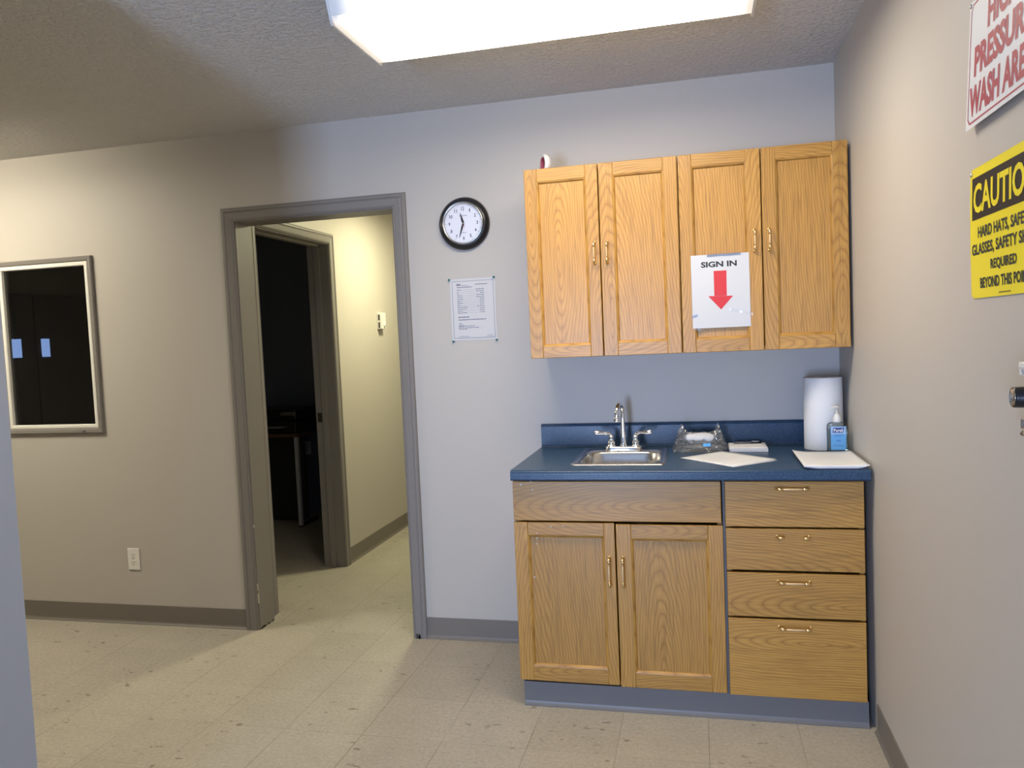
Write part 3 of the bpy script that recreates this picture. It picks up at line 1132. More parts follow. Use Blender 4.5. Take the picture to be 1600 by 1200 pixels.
for s in (-1, 1):
    hx = FX + s * 0.051
    b = B()
    b.lathe([(0.021, 0.014), (0.020, 0.020), (0.014, 0.024), (0.017, 0.030), (0.017, 0.036), (0.011, 0.042), (0.0095, 0.050),
             (0.0115, 0.055), (0.010, 0.062), (0.004, 0.066), (0.0, 0.066)], (hx, FYy, FZ), n=24)
    b.tube([(hx, FYy, FZ + 0.056), (hx + s * 0.004, FYy - 0.001, FZ + 0.066), (hx + s * 0.012, FYy - 0.003, FZ + 0.072), (hx + s * 0.026, FYy - 0.006, FZ + 0.074),
            (hx + s * 0.050, FYy - 0.012, FZ + 0.076), (hx + s * 0.066, FYy - 0.015, FZ + 0.079), (hx + s * 0.069, FYy - 0.016, FZ + 0.080)],
           [0.008, 0.0085, 0.0075, 0.0062, 0.0080, 0.0088, 0.0045], 14)
    part('lever_handle', b, M_chrome, fc)

# ------------------------------------------------------------------ things on the counter
# crumpled clear bag with white and dark contents
random.seed(5)
bagc = Vector((-0.567, -0.165, CT + 0.0006))
bg = thing('plastic_bag', 'crumpled clear plastic bag with white contents beside the sink', 'bag', bagc)
from mathutils import noise as mn


def bag_pt(u, v):
    a = 2 * math.pi * u
    hgt = v
    ca, sa = math.cos(a), math.sin(a)
    ex = 0.112 * (1 - 0.33 * hgt ** 1.3)
    ey = 0.068 * (1 - 0.86 * hgt)
    sx = math.copysign(abs(ca) ** 0.75, ca) * ex
    sy = math.copysign(abs(sa) ** 0.75, sa) * ey
    ear = max(0, abs(ca) - 0.55) / 0.45
    z = 0.068 * hgt + hgt ** 2 * (0.036 * ear if ca < 0 else 0.034 * ear) + 0.006 * hgt
    p = Vector((sx, sy, z))
    nn = mn.noise_vector(p * 45) * 0.0075 + mn.noise_vector(p * 110 + Vector((3, 1, 7))) * 0.004
    if hgt < 0.05:
        nn.z = 0
    p += nn
    p.z = max(0.0, p.z)
    return bagc + p


b = B()
b.grid(56, 18, bag_pt, False, True)
part('film', b, M_bag, bg, fix=False)
b = B()


def roll_pt(u, v):
    a = 2 * math.pi * u
    p = Vector(((v - 0.5) * 0.135, -0.006 + math.cos(a) * 0.028 * (1 - abs(2 * v - 1) ** 6), 0.050 + math.sin(a) * 0.021 * (1 - abs(2 * v - 1) ** 6)))
    return bagc + p + mn.noise_vector(p * 40) * 0.004


b.grid(28, 16, roll_pt, True, True)
part('white_packet', b, M_paper, bg, 'white packet inside the bag')
b = B()


def dark_pt(u, v):
    a = 2 * math.pi * u
    q = math.sin(math.pi * v)
    p = Vector((0.01 + (v - 0.5) * 0.17, -0.012 + math.cos(a) * 0.036 * q, 0.0165 + math.sin(a) * 0.0135 * q))
    return bagc + p + mn.noise_vector(p * 50) * 0.002


b.grid(28, 16, dark_pt, True, True)
part('grey_packet', b, simple('grey_wrap', (0.24, 0.24, 0.235), 0.25), bg, 'dark grey item at the bottom of the bag')
b = B()
b.add([bagc + Vector(p) for p in ((0.012, -0.0535, 0.022), (0.042, -0.0525, 0.023), (0.042, -0.049, 0.035), (0.012, -0.050, 0.034))], [[0, 1, 2, 3]])
b.add([bagc + Vector(p) for p in ((0.012, -0.0525, 0.022), (0.042, -0.0515, 0.023), (0.042, -0.048, 0.035), (0.012, -0.049, 0.034))], [[3, 2, 1, 0]])
part('sticker', b, M_lblue, bg, 'small light blue sticker on the bag')


def sheet(name, c, w_, d_, rot, z, curl=None, mat=M_paper, thick=0.0006, nu=9, nv=9):
    ca, sa = math.cos(rot), math.sin(rot)

    def pt(u, v, top):
        x, y = (u - 0.5) * w_, (v - 0.5) * d_
        zz = z + (curl(u, v) if curl else 0) + (thick if top else 0)
        return (c[0] + x * ca - y * sa, c[1] + x * sa + y * ca, zz)
    b = B()
    b.grid(nu, nv, lambda u, v: pt(u, v, True))
    b.grid(nu, nv, lambda u, v: pt(u, v, False))
    n_ = nu * nv
    rim = [i for i in range(nu)] + [j * nu + nu - 1 for j in range(1, nv)] + [(nv - 1) * nu + i for i in range(nu - 2, -1, -1)] + [j * nu for j in range(nv - 2, 0, -1)]
    for a, e in zip(rim, rim[1:] + rim[:1]):
        b.f.append([a, e, e + n_, a + n_])
        b.sm.append(False)
        b.mi.append(b.cur)
    return b


ROTP = math.radians(43)
pc = (-0.468, -0.396)
o = obj('paper_sheet', sheet('paper_sheet', (pc[0] + 0.004, pc[1] - 0.008), 0.216, 0.279, ROTP - 0.03, CT + 0.0006), M_sheet)
tag(o, 'white sheet peeking out under the other loose sheet in front of the bag', 'paper', 'loose sheets on the counter')
t = thing('paper_sheet', 'topmost loose white sheet lying askew in front of the plastic bag', 'paper', (pc[0], pc[1], CT + 0.0014), 'loose sheets on the counter')
part('sheet', sheet('sheet', pc, 0.216, 0.279, ROTP, CT + 0.0014, lambda u, v: 0.002 * u * u), M_sheet, t)


def on_sheet(u, v):
    ca, sa = math.cos(ROTP), math.sin(ROTP)
    x, y = u, v
    return (pc[0] + x * ca - y * sa, pc[1] + x * sa + y * ca, CT + 0.0044)


b = B()
for k in range(7):
    y = 0.10 - k * 0.022
    b.add([on_sheet(-0.085, y), on_sheet(-0.085 + 0.10 + 0.05 * ((k * 37) % 10) / 10, y), on_sheet(-0.085 + 0.10 + 0.05 * ((k * 37) % 10) / 10, y + 0.0022), on_sheet(-0.085, y + 0.0022)], [[0, 1, 2, 3]])
part('printed_lines', b, simple('faint_print', (0.55, 0.55, 0.56), 0.8), t)

# writing pad with a pen on it
t = thing('writing_pad', 'thick white writing pad behind the loose sheets, right of the bag', 'pad', (-0.378, -0.14, CT + 0.0004))
b = B()
for k in range(5):
    e = 0.0006 * ((k * 7) % 3)
    b.box(-0.452 - e, -0.306 + e, -0.222 - e, -0.060, CT + 0.0004 + k * 0.0028, CT + 0.0029 + k * 0.0028)
part('pages', b, M_sheet, t)
part('cover', sheet('cover', (-0.379, -0.140), 0.146, 0.162, 0.0, CT + 0.0146, lambda u, v: 0.0015 * (u - .5) ** 2), M_sheet, t)
t = thing('pen', 'dark grey pen lying on the writing pad', 'pen', (-0.375, -0.098, CT + 0.0158))
zp_ = CT + 0.0200
b = B()
b.tube([(-0.430, -0.100, zp_), (-0.345, -0.094, zp_)], 0.0042, 12)
part('barrel', b, M_pen, t)
part('cap', B().tube([(-0.362, -0.0953, zp_), (-0.322, -0.0925, zp_)], [0.0047, 0.0045], 12), M_black, t)
part('clip', B().box(-0.360, -0.330, -0.0955, -0.0935, zp_ + 0.0046, zp_ + 0.006), M_silver, t)

# packet of papers at the right end
t = thing('paper_packet', 'packet of curling white papers at the right end of the counter', 'papers', (-0.118, -0.455, CT + 0.0004))


def curl(k):
    def f(u, v):
        return 0.0018 * k + (0.016 - 0.0022 * k) * max(0, 0.22 - u) / 0.22 * (0.35 + 0.65 * v) + 0.010 * (max(0, u - 0.80) / 0.2) ** 2 * (1 - 0.15 * k)
    return f


part('backing_page', sheet('b', (-0.118, -0.455), 0.206, 0.345, 0.012, CT + 0.0004, lambda u, v: 0.006 * max(0, 0.15 - u) / 0.15), simple('dark_page', (0.09, 0.09, 0.11), 0.6), t, 'dark page at the bottom')
for k in range(1, 5):
    part('page', sheet('p', (-0.118 + 0.001 * (k - 2), -0.455 + 0.002 * (k % 2)), 0.206, 0.342, 0.012 - 0.006 * (k % 3), CT + 0.0008, curl(k), nu=21), M_sheet, t)
b = B()


def on_pack(u, v):
    return (-0.118 + u, -0.455 + v, CT + 0.0104)


for k in range(5):
    y = 0.11 - k * 0.03
    b.add([on_pack(-0.05, y), on_pack(0.04 + 0.006 * (k % 3), y), on_pack(0.04 + 0.006 * (k % 3), y + 0.003), on_pack(-0.05, y + 0.003)], [[0, 1, 2, 3]])
part('printed_lines', b, bpy.data.materials['faint_print'], t)

# paper towel roll
PX, PY = -0.0885, -0.152
t = thing('paper_towel_roll', 'white paper towel roll standing in the corner of the counter', 'paper towels', (PX, PY, CT + 0.0004))
b = B()
pr = [(0.022, 0.0), (0.0715, 0.0), (0.073, 0.003), (0.073, 0.283), (0.0715, 0.286), (0.022, 0.286)]
b.lathe(pr, (PX, PY, CT + 0.0004), n=64, closed=True)
part('paper', b, M_towel, t)
part('core', B().lathe([(0.020, 0.0005), (0.0219, 0.0005), (0.0219, 0.2855), (0.020, 0.2855)], (PX, PY, CT + 0.0004), n=32, closed=True), M_card, t)
b = B()
vs = []
for z in (0.001, 0.285):
    for k in range(9):
        a = math.radians(-58 + 3.0 * k)
        r = 0.0733 + 0.0010 * k / 8
        vs.append((PX + r * math.cos(a), PY + r * math.sin(a), CT + 0.0004 + z))
b.add(vs, [[k, k + 1, 9 + k + 1, 9 + k] for k in range(8)], True)
part('loose_end', b, M_towel, t)

# hand sanitiser
QX, QY = -0.056, -0.262
t = thing('sanitizer_bottle', 'clear pump bottle of hand sanitizer with blue label beside the paper towels', 'bottle', (QX, QY, CT + 0.0004))
b = B()
zz = CT + 0.0004
prf = [(0.94, 0.0), (1.0, 0.004), (1.0, 0.096), (0.97, 0.106), (0.86, 0.114), (0.45, 0.119), (0.36, 0.121), (0.36, 0.127)]
vs, fs = [], []
n = 40
for s_, z in prf:
    for k in range(n):
        a = 2 * math.pi * k / n
        c_, s2 = math.cos(a), math.sin(a)
        vs.append((QX + math.copysign(abs(c_) ** 0.6, c_) * 0.0375 * s_, QY + math.copysign(abs(s2) ** 0.6, s2) * 0.022 * (s_ if s_ > .5 else 0.62), zz + z))
for i in range(len(prf) - 1):
    for k in range(n):
        k2 = (k + 1) % n
        fs.append([i * n + k, i * n + k2, (i + 1) * n + k2, (i + 1) * n + k])
fs += [list(range(n))[::-1], [(len(prf) - 1) * n + k for k in range(n)]]
b.add(vs, fs, True)
part('bottle', b, M_bottle, t)
b = B()
b.box(QX - 0.034, QX + 0.034, QY - 0.018, QY + 0.018, zz + 0.005, zz + 0.092, 0.006, 3)
part('gel', b, glassy('gel', (0.74, 0.86, 0.95), 0.05, 1.2), t)
yl = QY - 0.0226
b = B()
b.cur = 0
b.prism([(-0.027, 0.014), (0.025, 0.014), (0.027, 0.017), (0.027, 0.104), (-0.027, 0.104), (-0.027, 0.017)],
        lambda u, v, tt: (QX + 0.001 + u, tt, zz + v), yl - 0.0002, yl)
lab = part('label', b, simple('pale_blue_label', (0.10, 0.32, 0.60), 0.35), t)
b = B()
b.prism([(-0.0262, 0.074), (0.0262, 0.074), (0.0262, 0.103), (-0.0262, 0.103)], lambda u, v, tt: (QX + 0.001 + u, tt, zz + v), yl - 0.0003, yl - 0.0001)
part('label_top', b, simple('paler_label', (0.30, 0.46, 0.66), 0.35), t)
b = B()
b.prism([(-0.021, 0.080), (0.017, 0.080), (0.021, 0.099), (-0.017, 0.099)], lambda u, v, tt: (QX + 0.001 + u, tt, zz + v), yl - 0.0006, yl - 0.0002)
part('logo_patch', b, M_navy, t)
b = B()
b.text('Purell', lambda u, v: (QX + 0.001 + u, yl - 0.0009, zz + v), -0.016, 0.016, 0.083, 0.095, 0.02)
part('lettering', b, M_signwhite, t)
b = B()
for k, (wd, z) in enumerate(((0.017, 0.072), (0.013, 0.066), (0.008, 0.050), (0.008, 0.047), (0.018, 0.030))):
    b.add([(QX + 0.001 + u, yl - 0.0007, zz + z + dz) for u, dz in ((-wd, 0), (wd, 0), (wd, 0.0022), (-wd, 0.0022))], [[0, 1, 2, 3]])
part('small_print', b, simple('label_print', (0.04, 0.16, 0.42), 0.5), t)
b = B()
b.lathe([(0.0150, 0.118), (0.0158, 0.121), (0.0152, 0.136), (0.010, 0.142), (0.0085, 0.148), (0.0045, 0.150), (0.0040, 0.172)], (QX, QY, zz), n=24)
b.tube([(QX + 0.008, QY, zz + 0.176), (QX - 0.004, QY - 0.004, zz + 0.1765), (QX - 0.016, QY - 0.010, zz + 0.175), (QX - 0.021, QY - 0.013, zz + 0.169)], [0.0055, 0.0065, 0.0045, 0.0035], 12)
part('pump', b, M_white, t)

# roll of tape on the cabinet
b = B()
tp = thing('tape_roll', 'white tape roll standing on edge on the left wall cabinet', 'tape', (-1.150, -0.235, UZ1))
axv = Vector((-0.86, -0.51, 0.0)).normalized()
tcn = Vector((-1.152, -0.235, UZ1 - 0.002 + 0.0385))
b.lathe([(0.0275, -0.012), (0.0385, -0.012), (0.0385, 0.012), (0.0275, 0.012)], tcn, axv, n=40, closed=True)
part('tape', b, M_white, tp)
part('core', B().lathe([(0.0250, -0.0118), (0.0274, -0.0118), (0.0274, 0.0118), (0.0250, 0.0118)], tcn, axv, n=40, closed=True), M_tapecore, tp)

# ------------------------------------------------------------------ sign-in paper on the cabinet door
yS = UY - 0.0012
sg = thing('sign_sheet', 'white SIGN IN sheet with red arrow taped to a cabinet door', 'sign', (-0.474, UY, 1.412))


def sq(u, v, h=0.0):
    """sheet frame: u 0..1 across, v 0..1 up"""
    x = -0.5815 + 0.2155 * u + 0.001 * (1 - v)
    return (x, yS - h - 0.0015 * math.sin(math.pi * v) * (0.4 + 0.6 * u), 1.4125 + 0.2800 * v)


b = B()
b.grid(9, 13, lambda u, v: sq(u, v))
part('sheet', b, M_paper, sg)
b = B()
b.text('SIGN IN', lambda u, v: sq(u, v, 0.0005), 0.175, 0.79, 0.826, 0.905, 0.036)
part('lettering', b, M_ink, sg)
b = B()
aw = [(0.39, 0.775), (0.39, 0.435), (0.285, 0.435), (0.50, 0.245), (0.71, 0.425), (0.605, 0.43), (0.61, 0.775)]
b.add([sq(u, v, 0.0005) for u, v in aw], [[0, 1, 2, 4, 5, 6][0:2] + [5, 6], [2, 3, 4]])
part('arrow', b, M_red, sg)
for (u0, v0, u1, v1, w_) in ((0.28, 1.0, 0.86, 1.0, 0.055), (-0.03, 0.165, 0.09, 0.185, 0.035), (0.64, 0.245, 1.035, 0.165, 0.040), (0.04, -0.01, 0.15, -0.012, 0.035)):
    b = B()
    vs = []
    for k in range(7):
        u, v = u0 + (u1 - u0) * k / 6, v0 + (v1 - v0) * k / 6
        for s in (-1, 1):
            p = Vector(sq(u, v + s * w_ / 2, 0.0014))
            p.y -= 0.0015 * math.sin(k * 2.1)
            vs.append(p)
    b.add(vs, [[2 * k, 2 * k + 1, 2 * k + 3, 2 * k + 2] for k in range(6)], True)
    part('clear_tape', b, M_film, sg)

# ------------------------------------------------------------------ wall clock
KX, KZ = -1.5755, 1.9325
ck = thing('wall_clock', 'round black wall clock with silver bezel right of the doorway', 'clock', (KX, 0, KZ - 0.118))
b = B()
b.lathe([(0.100, 0.0), (0.114, 0.0), (0.118, 0.006), (0.1185, 0.014), (0.115, 0.022), (0.107, 0.030), (0.099, 0.0345), (0.094, 0.0345), (0.092, 0.020), (0.092, 0.002)],
        (KX, -0.0005, KZ), (0, -1, 0), 72, closed=True)
part('rim', b, M_black, ck)
b = B()
b.lathe([(0.0955, 0.033), (0.0945, 0.0375), (0.0905, 0.0390), (0.0875, 0.0360), (0.0850, 0.0275), (0.0850, 0.020), (0.0955, 0.020)], (KX, -0.0005, KZ), (0, -1, 0), 72, closed=True)
part('bezel', b, M_silver, ck)
b = B()
b.lathe([(0.0, 0.0265), (0.0853, 0.0265), (0.0853, 0.018), (0.0, 0.018)], (KX, -0.0005, KZ), (0, -1, 0), 64, smooth=False)
dial = part('dial', b, M_blueface, ck)


def kp(u, v, h=0.0275):
    return (KX + u, -h, KZ + v)


M_num = simple('numeral_ink', (0.05, 0.05, 0.07), 0.6)
for hr in range(1, 13):
    a = math.radians(90 - 30 * hr)
    cx, cy = 0.0655 * math.cos(a), 0.0655 * math.sin(a)
    wd = 0.0085 if hr < 10 else (0.0145 if hr != 11 else 0.0125)
    if hr == 1:
        wd = 0.0045
    b = B()
    b.text(str(hr), kp, cx - wd / 2, cx + wd / 2, cy - 0.0075, cy + 0.0075, 0.02)
    part('numeral', b, M_num, dial)
b = B()
for k in range(60):
    a = math.radians(6 * k)
    r0, r1, wd = (0.0775, 0.0815, 0.0004) if k % 5 else (0.0765, 0.0815, 0.0008)
    ca, sa = math.cos(a), math.sin(a)
    b.add([kp(r0 * ca - wd * sa, r0 * sa + wd * ca), kp(r1 * ca - wd * sa, r1 * sa + wd * ca), kp(r1 * ca + wd * sa, r1 * sa - wd * ca), kp(r0 * ca + wd * sa, r0 * sa - wd * ca)], [[0, 1, 2, 3]])
for x in (-0.013, 0.0, 0.013):
    b.add([kp(x - 0.0055, 0.033), kp(x + 0.0055, 0.033), kp(x + 0.0055, 0.0352), kp(x - 0.0055, 0.0352)], [[0, 1, 2, 3]])
b.add([kp(-0.010, -0.042), kp(0.013, -0.042), kp(0.013, -0.0405), kp(-0.010, -0.0405)], [[0, 1, 2, 3]])
part('minute_marks', b, bpy.data.materials['numeral_ink'], dial)


def hand(name, ang, ln, tail, wd, h, mat):
    a = math.radians(ang)
    ca, sa = math.cos(a), math.sin(a)
    pts = [(-tail, -wd * 0.6), (-tail, wd * 0.6), (0, wd), (ln * 0.35, wd * 1.1), (ln, wd * 0.25), (ln, -wd * 0.25), (ln * 0.35, -wd * 1.1), (0, -wd)]
    b = B()
    b.prism([(p * ca - q * sa, p * sa + q * ca) for p, q in pts], lambda u, v, t: kp(u, v, t), h, h + 0.0006)
    part(name, b, mat, ck)


hand('hour_hand', 90 + 14.5, 0.047, 0.008, 0.0046, 0.0285, M_ink)
hand('minute_hand', 270 - 17.5, 0.066, 0.010, 0.0038, 0.0298, M_ink)
hand('second_hand', 270 + 17, 0.022, 0.004, 0.0009, 0.0311, M_maroon)
part('hub', B().lathe([(0.0, 0.0335), (0.003, 0.033), (0.0035, 0.027)], (KX, 0, KZ), (0, -1, 0), 20), M_silver, ck)

# ------------------------------------------------------------------ pinned notice
nt_ = thing('wall_notice', 'printed notice sheet pinned to the wall under the clock', 'notice', (-1.552, 0, 1.406))


def nq(u, v, h=0.0012):
    return (u, -h - 0.001 * math.sin((v - 1.406) * 11), v)


b = B()
b.grid(9, 11, lambda u, v: nq(-1.6605 + 0.2135 * u, 1.4065 + 0.280 * v))
part('sheet', b, M_paper, nt_)
b = B()
x0, x1, z0, z1 = -1.651, -1.4555, 1.416, 1.6765
for a0, a1, c0, c1 in ((x0, x1, z1 - 0.0016, z1), (x0, x1, z0, z0 + 0.0016), (x0, x0 + 0.0016, z0, z1), (x1 - 0.0016, x1, z0, z1)):
    n_ = 6
    for k in range(n_):
        za, zb_ = c0 + (c1 - c0) * k / n_, c0 + (c1 - c0) * (k + 1) / n_
        b.add([nq(a0, za, 0.0022), nq(a1, za, 0.0022), nq(a1, zb_, 0.0022), nq(a0, zb_, 0.0022)], [[0, 1, 2, 3]])
part('border_line', b, M_print, nt_)
b = B()
random.seed(12)


def words(x, xe, z, h):
    while x < xe - 0.002:
        wl = min(random.uniform(0.006, 0.016), xe - x)
        b.add([nq(x, z, 0.0022), nq(x + wl, z, 0.0022), nq(x + wl, z + h, 0.0022), nq(x, z + h, 0.0022)], [[0, 1, 2, 3]])
        x += wl + 0.0018


words(-1.6285, -1.6105, 1.6565, 0.0075)
words(-1.607, -1.573, 1.6545, 0.002)
words(-1.541, -1.482, 1.6575, 0.003)
words(-1.628, -1.555, 1.6465, 0.0032)
for k, (a, c) in enumerate(((0.019, 0.039), (0.010, 0.038), (0.009, 0.021), (0.026, 0.038), (0.027, 0.038), (0.030, 0.022), (0.020, 0.023),
                            (0.027, 0.022), (0.017, 0.022), (0.050, 0.036), (0.043, 0.022), (0.027, 0.025), (0.048, 0.020))):
    z = 1.6350 - k * 0.0087
    words(-1.628, -1.628 + a, z, 0.0026)
    words(-1.499 - c, -1.499, z + 0.0012, 0.0026)
    xx = -1.628 + a + 0.003
    b.add([nq(xx, z + 0.0004, 0.0022), nq(-1.501 - c, z + 0.0010, 0.0022), nq(-1.501 - c, z + 0.0015, 0.0022), nq(xx, z + 0.0009, 0.0022)], [[0, 1, 2, 3]])
words(-1.626, -1.573, 1.5100, 0.0042)
words(-1.626, -1.496, 1.4985, 0.0036)
words(-1.626, -1.609, 1.4815, 0.0025)
words(-1.626, -1.600, 1.4705, 0.0042)
words(-1.598, -1.550, 1.4705, 0.0022)
words(-1.626, -1.600, 1.4635, 0.0026)
words(-1.598, -1.531, 1.4625, 0.0022)
words(-1.626, -1.584, 1.4565, 0.0024)
words(-1.626, -1.578, 1.4235, 0.0018)
words(-1.493, -1.466, 1.4250, 0.0018)
part('printed_text', b, M_print, nt_)
for x, z in ((-1.6615, 1.6845), (-1.4505, 1.6860), (-1.6545, 1.4030), (-1.4490, 1.4030)):
    b = B()
    b.lathe([(0.0030, 0.0), (0.0048, 0.002), (0.0036, 0.005), (0.0046, 0.010), (0.0, 0.011)], (x, -0.001, z), (0, -1, 0), 14)
    part('push_pin', b, M_teal, nt_)


# ------------------------------------------------------------------ outlets and thermostat
def outlet(name, label, x, z, y, mat):
    t = thing(name, label, 'outlet', (x, y, z - 0.057))
    b = B()
    b.box(x - 0.035, x + 0.035, y - 0.0065, y, z - 0.057, z + 0.057, 0.0025, 2)
    part('cover_plate', b, mat, t)
    for dz in (0.0195, -0.0195):
        b = B()
        b.box(x - 0.0165, x + 0.0165, y - 0.0080, y - 0.0060, z + dz - 0.0140, z + dz + 0.0140, 0.0009, 1)
        r = part('receptacle', b, mat, t)
        b = B()
        b.box(x - 0.0078, x - 0.0052, y - 0.0083, y - 0.0079, z + dz - 0.001, z + dz + 0.0080)
        b.box(x + 0.0052, x + 0.0078, y - 0.0083, y - 0.0079, z + dz + 0.000, z + dz + 0.0075)
        b.lathe([(0.0, 0.0083), (0.0028, 0.0083), (0.0028, 0.0079)], (x, y, z + dz - 0.0075), (0, -1, 0), 12)
        part('slots', b, M_dark, r)
    part('screw', B().lathe([(0.0, 0.0078), (0.0026, 0.0074), (0.0028, 0.0064)], (x, y, z), (0, -1, 0), 12), M_silver, t)


outlet('wall_outlet', 'white duplex outlet low on the wall under the interior window', -3.4545, 0.345, 0.0, M_whiteframe)
outlet('wall_outlet', 'white duplex outlet on the dark office wall behind the desk', -3.85, 0.55, 2.62, M_whiteframe)

th = thing('thermostat', 'small white thermostat on the lit hallway wall', 'thermostat', (HX, 1.825, 1.515))
b = B()
b.box(HX, HX + 0.036, 1.785, 1.865, 1.515, 1.632, 0.004, 2)
part('body', b, M_white, th)
b = B()
for z0, z1 in ((1.524, 1.564), (1.577, 1.618)):
    b.box(HX + 0.010, HX + 0.022, 1.7846, 1.7852, z0, z1)
part('vent', b, M_dark, th)
part('dial', B().lathe([(0.016, 0.0), (0.016, 0.006), (0.013, 0.008), (0.0, 0.008)], (HX + 0.036, 1.83, 1.545), (1, 0, 0), 24), M_white, th)
part('pointer', B().box(HX + 0.0435, HX + 0.0448, 1.8285, 1.8315, 1.530, 1.548), M_dark, th)

# ------------------------------------------------------------------ safety signs on the right wall


def chamfered(y0, y1, z0, z1, c):
    return [(y0 - c, z0), (y0, z0 + c), (y0, z1 - c), (y0 - c, z1), (y1 + c, z1), (y1, z1 - c), (y1, z0 + c), (y1 + c, z0)]


A0, A1, AZ0, AZ1 = -1.622, -1.978, 1.787, 2.043      # left (far) and right (near) edge


def s1(u, v, h=0.0):
    """leans off the wall towards its foot"""
    return (-(0.0035 + 0.0115 * (AZ1 - v) / (AZ1 - AZ0)) - h, u, v)


s_1 = thing('safety_sign', 'white HIGH PRESSURE WASH AREA sign, upper one on the right wall', 'sign', (0, (A0 + A1) / 2, AZ0))
part('panel', B().prism(chamfered(A0, A1, AZ0, AZ1, 0.004), lambda u, v, t: s1(u, v, t), -0.0012, 0.0), M_signwhite, s_1)
b = B()
ci, co = chamfered(A0 - 0.013, A1 + 0.013, AZ0 + 0.012, AZ1 - 0.012, 0.010), chamfered(A0 - 0.0095, A1 + 0.0095, AZ0 + 0.0085, AZ1 - 0.0085, 0.012)
b.add([s1(u, v, 0.0004) for u, v in ci] + [s1(u, v, 0.0004) for u, v in co], [[i, (i + 1) % 8, 8 + (i + 1) % 8, 8 + i] for i in range(8)])
part('border', b, M_maroon, s_1)
b = B()
f1 = lambda u, v: s1(u, v, 0.0005)
b.text('HIGH', f1, -1.728, -1.872, 1.957, 2.016, 0.045)
b.text('PRESSURE', f1, -1.661, -1.939, 1.884, 1.944, 0.045)
b.text('WASH AREA', f1, -1.640, -1.960, 1.808, 1.869, 0.045)
part('lettering', b, M_maroon, s_1)
for y_, z_ in ((A0 - 0.008, AZ1 - 0.008), (A1 + 0.008, AZ1 - 0.008)):
    part('screw', B().lathe([(0.0045, 0), (0.004, 0.002), (0.0, 0.003)], s1(y_, z_), (-1, 0, 0), 14), M_silver, s_1)

Y0, Y1, YZ0, YZ1 = -1.609, -1.965, 1.445, 1.709


def s2(u, v, h=0.0):
    bow = 0.0025 * math.sin(math.pi * (v - YZ0) / (YZ1 - YZ0))
    return (-0.0025 - bow * 0.6 - h, u, v)


def ramp_poly(poly, n=1):
    return poly


s_2 = thing('safety_sign', 'yellow and black CAUTION hard hats sign, lower one on the right wall', 'sign', (0, (Y0 + Y1) / 2, YZ0))


def rounded(y0, y1, z0, z1, r, n=5):
    pts = rrect(min(y0, y1), max(y0, y1), z0, z1, r, n)
    return pts


b = B()
b.grid(2, 13, lambda u, v: s2(Y0 - 0.009 + (Y1 - Y0 + 0.018) * u, YZ0 + (YZ1 - YZ0) * v))
b.grid(2, 13, lambda u, v: s2(Y0 - 0.009 * u, YZ0 + 0.005 + (YZ1 - YZ0 - 0.010) * v))
b.grid(2, 13, lambda u, v: s2(Y1 + 0.009 * u, YZ0 + 0.005 + (YZ1 - YZ0 - 0.010) * v))
vs = list(b.v)
b.grid(2, 13, lambda u, v: s2(Y0 + (Y1 - Y0) * u, YZ0 + 0.004 + (YZ1 - YZ0 - 0.008) * v, -0.001))
part('panel', b, M_yellow, s_2)
b = B()
b.grid(2, 9, lambda u, v: s2(Y0 - 0.013 + (Y1 - Y0 + 0.026) * u, 1.6045 + (1.6900 - 1.6045) * v, 0.0005))
part('header_band', b, simple('header_black', (0.018, 0.014, 0.012), 0.6, spec=0.25), s_2)
b = B()
b.text('CAUTION', lambda u, v: s2(u, v, 0.0011), -1.632, -1.942, 1.6165, 1.6760, 0.028)
part('heading', b, M_yellow, s_2)
b = B()
f2 = lambda u, v: s2(u, v, 0.0008)
b.text('HARD HATS, SAFETY', f2, -1.656, -1.922, 1.5620, 1.5885, 0.03)
b.text('GLASSES, SAFETY SHOES', f2, -1.620, -1.955, 1.5290, 1.5555, 0.03)
b.text('REQUIRED', f2, -1.723, -1.852, 1.4960, 1.5185, 0.03)
b.text('BEYOND THIS POINT', f2, -1.664, -1.912, 1.4640, 1.4855, 0.03)
for k in range(8):
    b.add([f2(-1.763 - k * 0.0075, 1.4508), f2(-1.763 - k * 0.0075 - 0.0062, 1.4508), f2(-1.763 - k * 0.0075 - 0.0062, 1.4527), f2(-1.763 - k * 0.0075, 1.4527)], [[0, 1, 2, 3]])
part('lettering', b, M_ink, s_2)
for y_, z_ in ((Y0 - 0.008, YZ1 - 0.010), (Y1 + 0.008, YZ1 - 0.010)):
    part('screw', B().lathe([(0.0045, 0), (0.004, 0.002), (0.0, 0.003)], s2(y_, z_), (-1, 0, 0), 14), M_silver, s_2)

# control box with a knob, cut by the right edge of the photo
cb = thing('control_box', 'grey control box with black knob on the right wall below the signs', 'control box', (0, -2.0, 1.175))
b = B()
b.box(-0.016, 0, -2.06, -1.915, 1.190, 1.328, 0.003, 2)
part('plate', b, M_greymetal, cb)
b = B()
b.box(-0.036, -0.016, -2.05, -1.945, 1.3165, 1.3270, 0.002, 2)
part('strip_top', b, M_whiteframe, cb)
b = B()
b.box(-0.0345, -0.016, -2.05, -1.945, 1.3045, 1.3162, 0.001, 1)
tagp = part('name_strip', b, M_signwhite, cb)
b = B()
b.text('Timer', lambda u, v: (-0.0350, u, v), -1.955, -1.985, 1.3065, 1.3145, 0.015)
part('lettering', b, M_print, cb)
b = B()
b.lathe([(0.0205, 0.0), (0.0205, 0.004), (0.0180, 0.007), (0.0172, 0.041), (0.0165, 0.0430), (0.0150, 0.0435)], (-0.016, -1.986, 1.2705), (-1, 0, 0), 36)
kn = part('knob', b, M_black, cb)
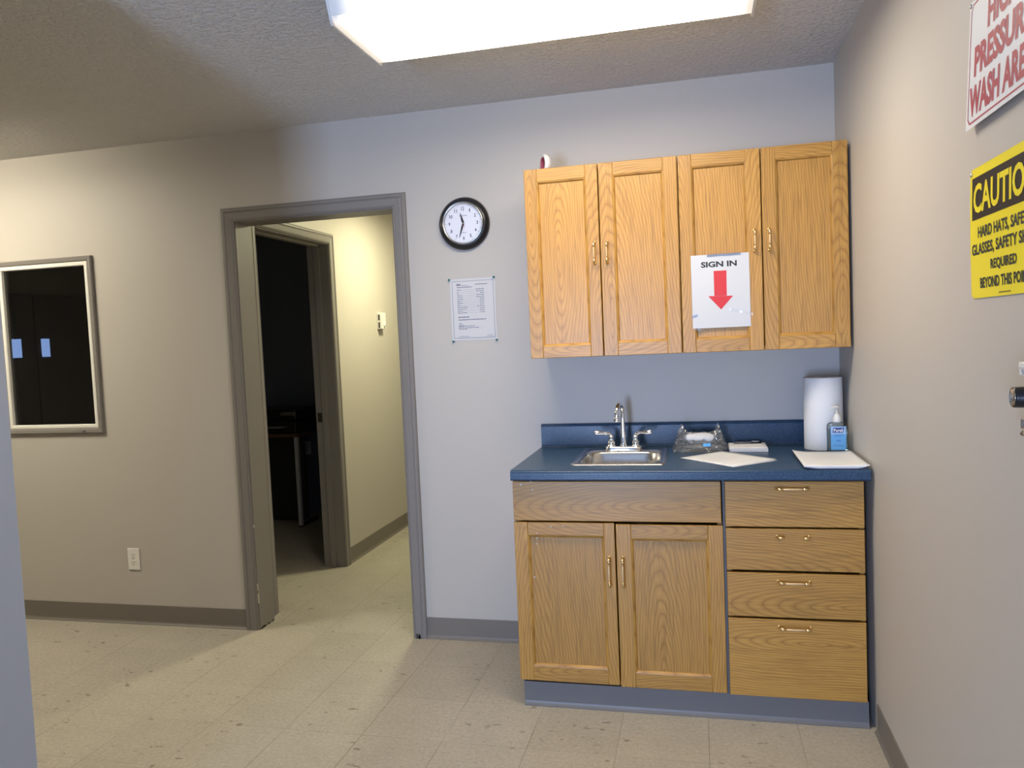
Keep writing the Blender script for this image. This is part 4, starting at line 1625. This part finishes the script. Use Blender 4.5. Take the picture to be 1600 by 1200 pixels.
part('knob_face', B().lathe([(0.0142, 0.0434), (0.0136, 0.0440), (0.0, 0.0440)], (-0.016, -1.986, 1.2705), (-1, 0, 0), 36), M_silver, kn)
b = B()
b.lathe([(0.025, 0.0), (0.025, 0.002), (0.024, 0.003), (0.0, 0.003)], (-0.016, -1.986, 1.2705), (-1, 0, 0), 40)
part('scale_ring', b, M_silver, cb)
b = B()
b.box(-0.030, -0.016, -2.02, -1.935, 1.212, 1.231, 0.002, 2)
b.tube([(-0.022, -1.968, 1.218), (-0.030, -1.962, 1.212), (-0.034, -1.955, 1.204)], [0.005, 0.006, 0.004], 12)
part('catch', b, M_silver, cb)

# ------------------------------------------------------------------ dark office furniture
dk = thing('desk', 'dark desk with pale metal leg in the unlit office', 'desk', (-4.3, 2.3, 0))
part('desktop', B().box(-5.1, -3.615, 2.045, 2.58, 0.712, 0.738, 0.003), M_deskwood, dk)
for x in (-3.640, -5.06):
    b = B()
    b.box(x - 0.014, x + 0.014, 2.056, 2.084, 0.012, 0.712)
    part('leg', b, simple('pale_metal', (0.62, 0.63, 0.66), 0.35, metal=0.2), dk)
    b = B()
    b.box(x - 0.014, x + 0.014, 2.086, 2.33, 0.0, 0.022)
    b.box(x - 0.014, x + 0.014, 2.056, 2.086, 0.0, 0.012)
    part('foot', b, M_blackm, dk)
part('modesty_panel', B().box(-5.04, -3.66, 2.215, 2.235, 0.03, 0.712), M_blackm, dk)
pr_ = thing('printer', 'black printer standing on the desk in the dark office', 'printer', (-3.86, 2.3, 0.7385))
b = B()
b.box(-4.16, -3.645, 2.08, 2.45, 0.7385, 0.835, 0.008, 2).box(-4.15, -3.66, 2.12, 2.45, 0.835, 0.925, 0.012, 2)
part('body', b, M_black, pr_)
part('paper_tray', B().box(-4.12, -3.72, 2.00, 2.09, 0.790, 0.798, 0.002), M_greymetal, pr_)
part('control_panel', B().box(-3.80, -3.67, 2.115, 2.122, 0.875, 0.905, 0.002), M_silver, pr_)
o = obj('storage_bin', B().box(-3.60, -3.28, 2.335, 2.60, 0.0, 0.285, 0.01, 2), M_blackm)
tag(o, 'black bin on the floor beside the desk in the dark office', 'bin')
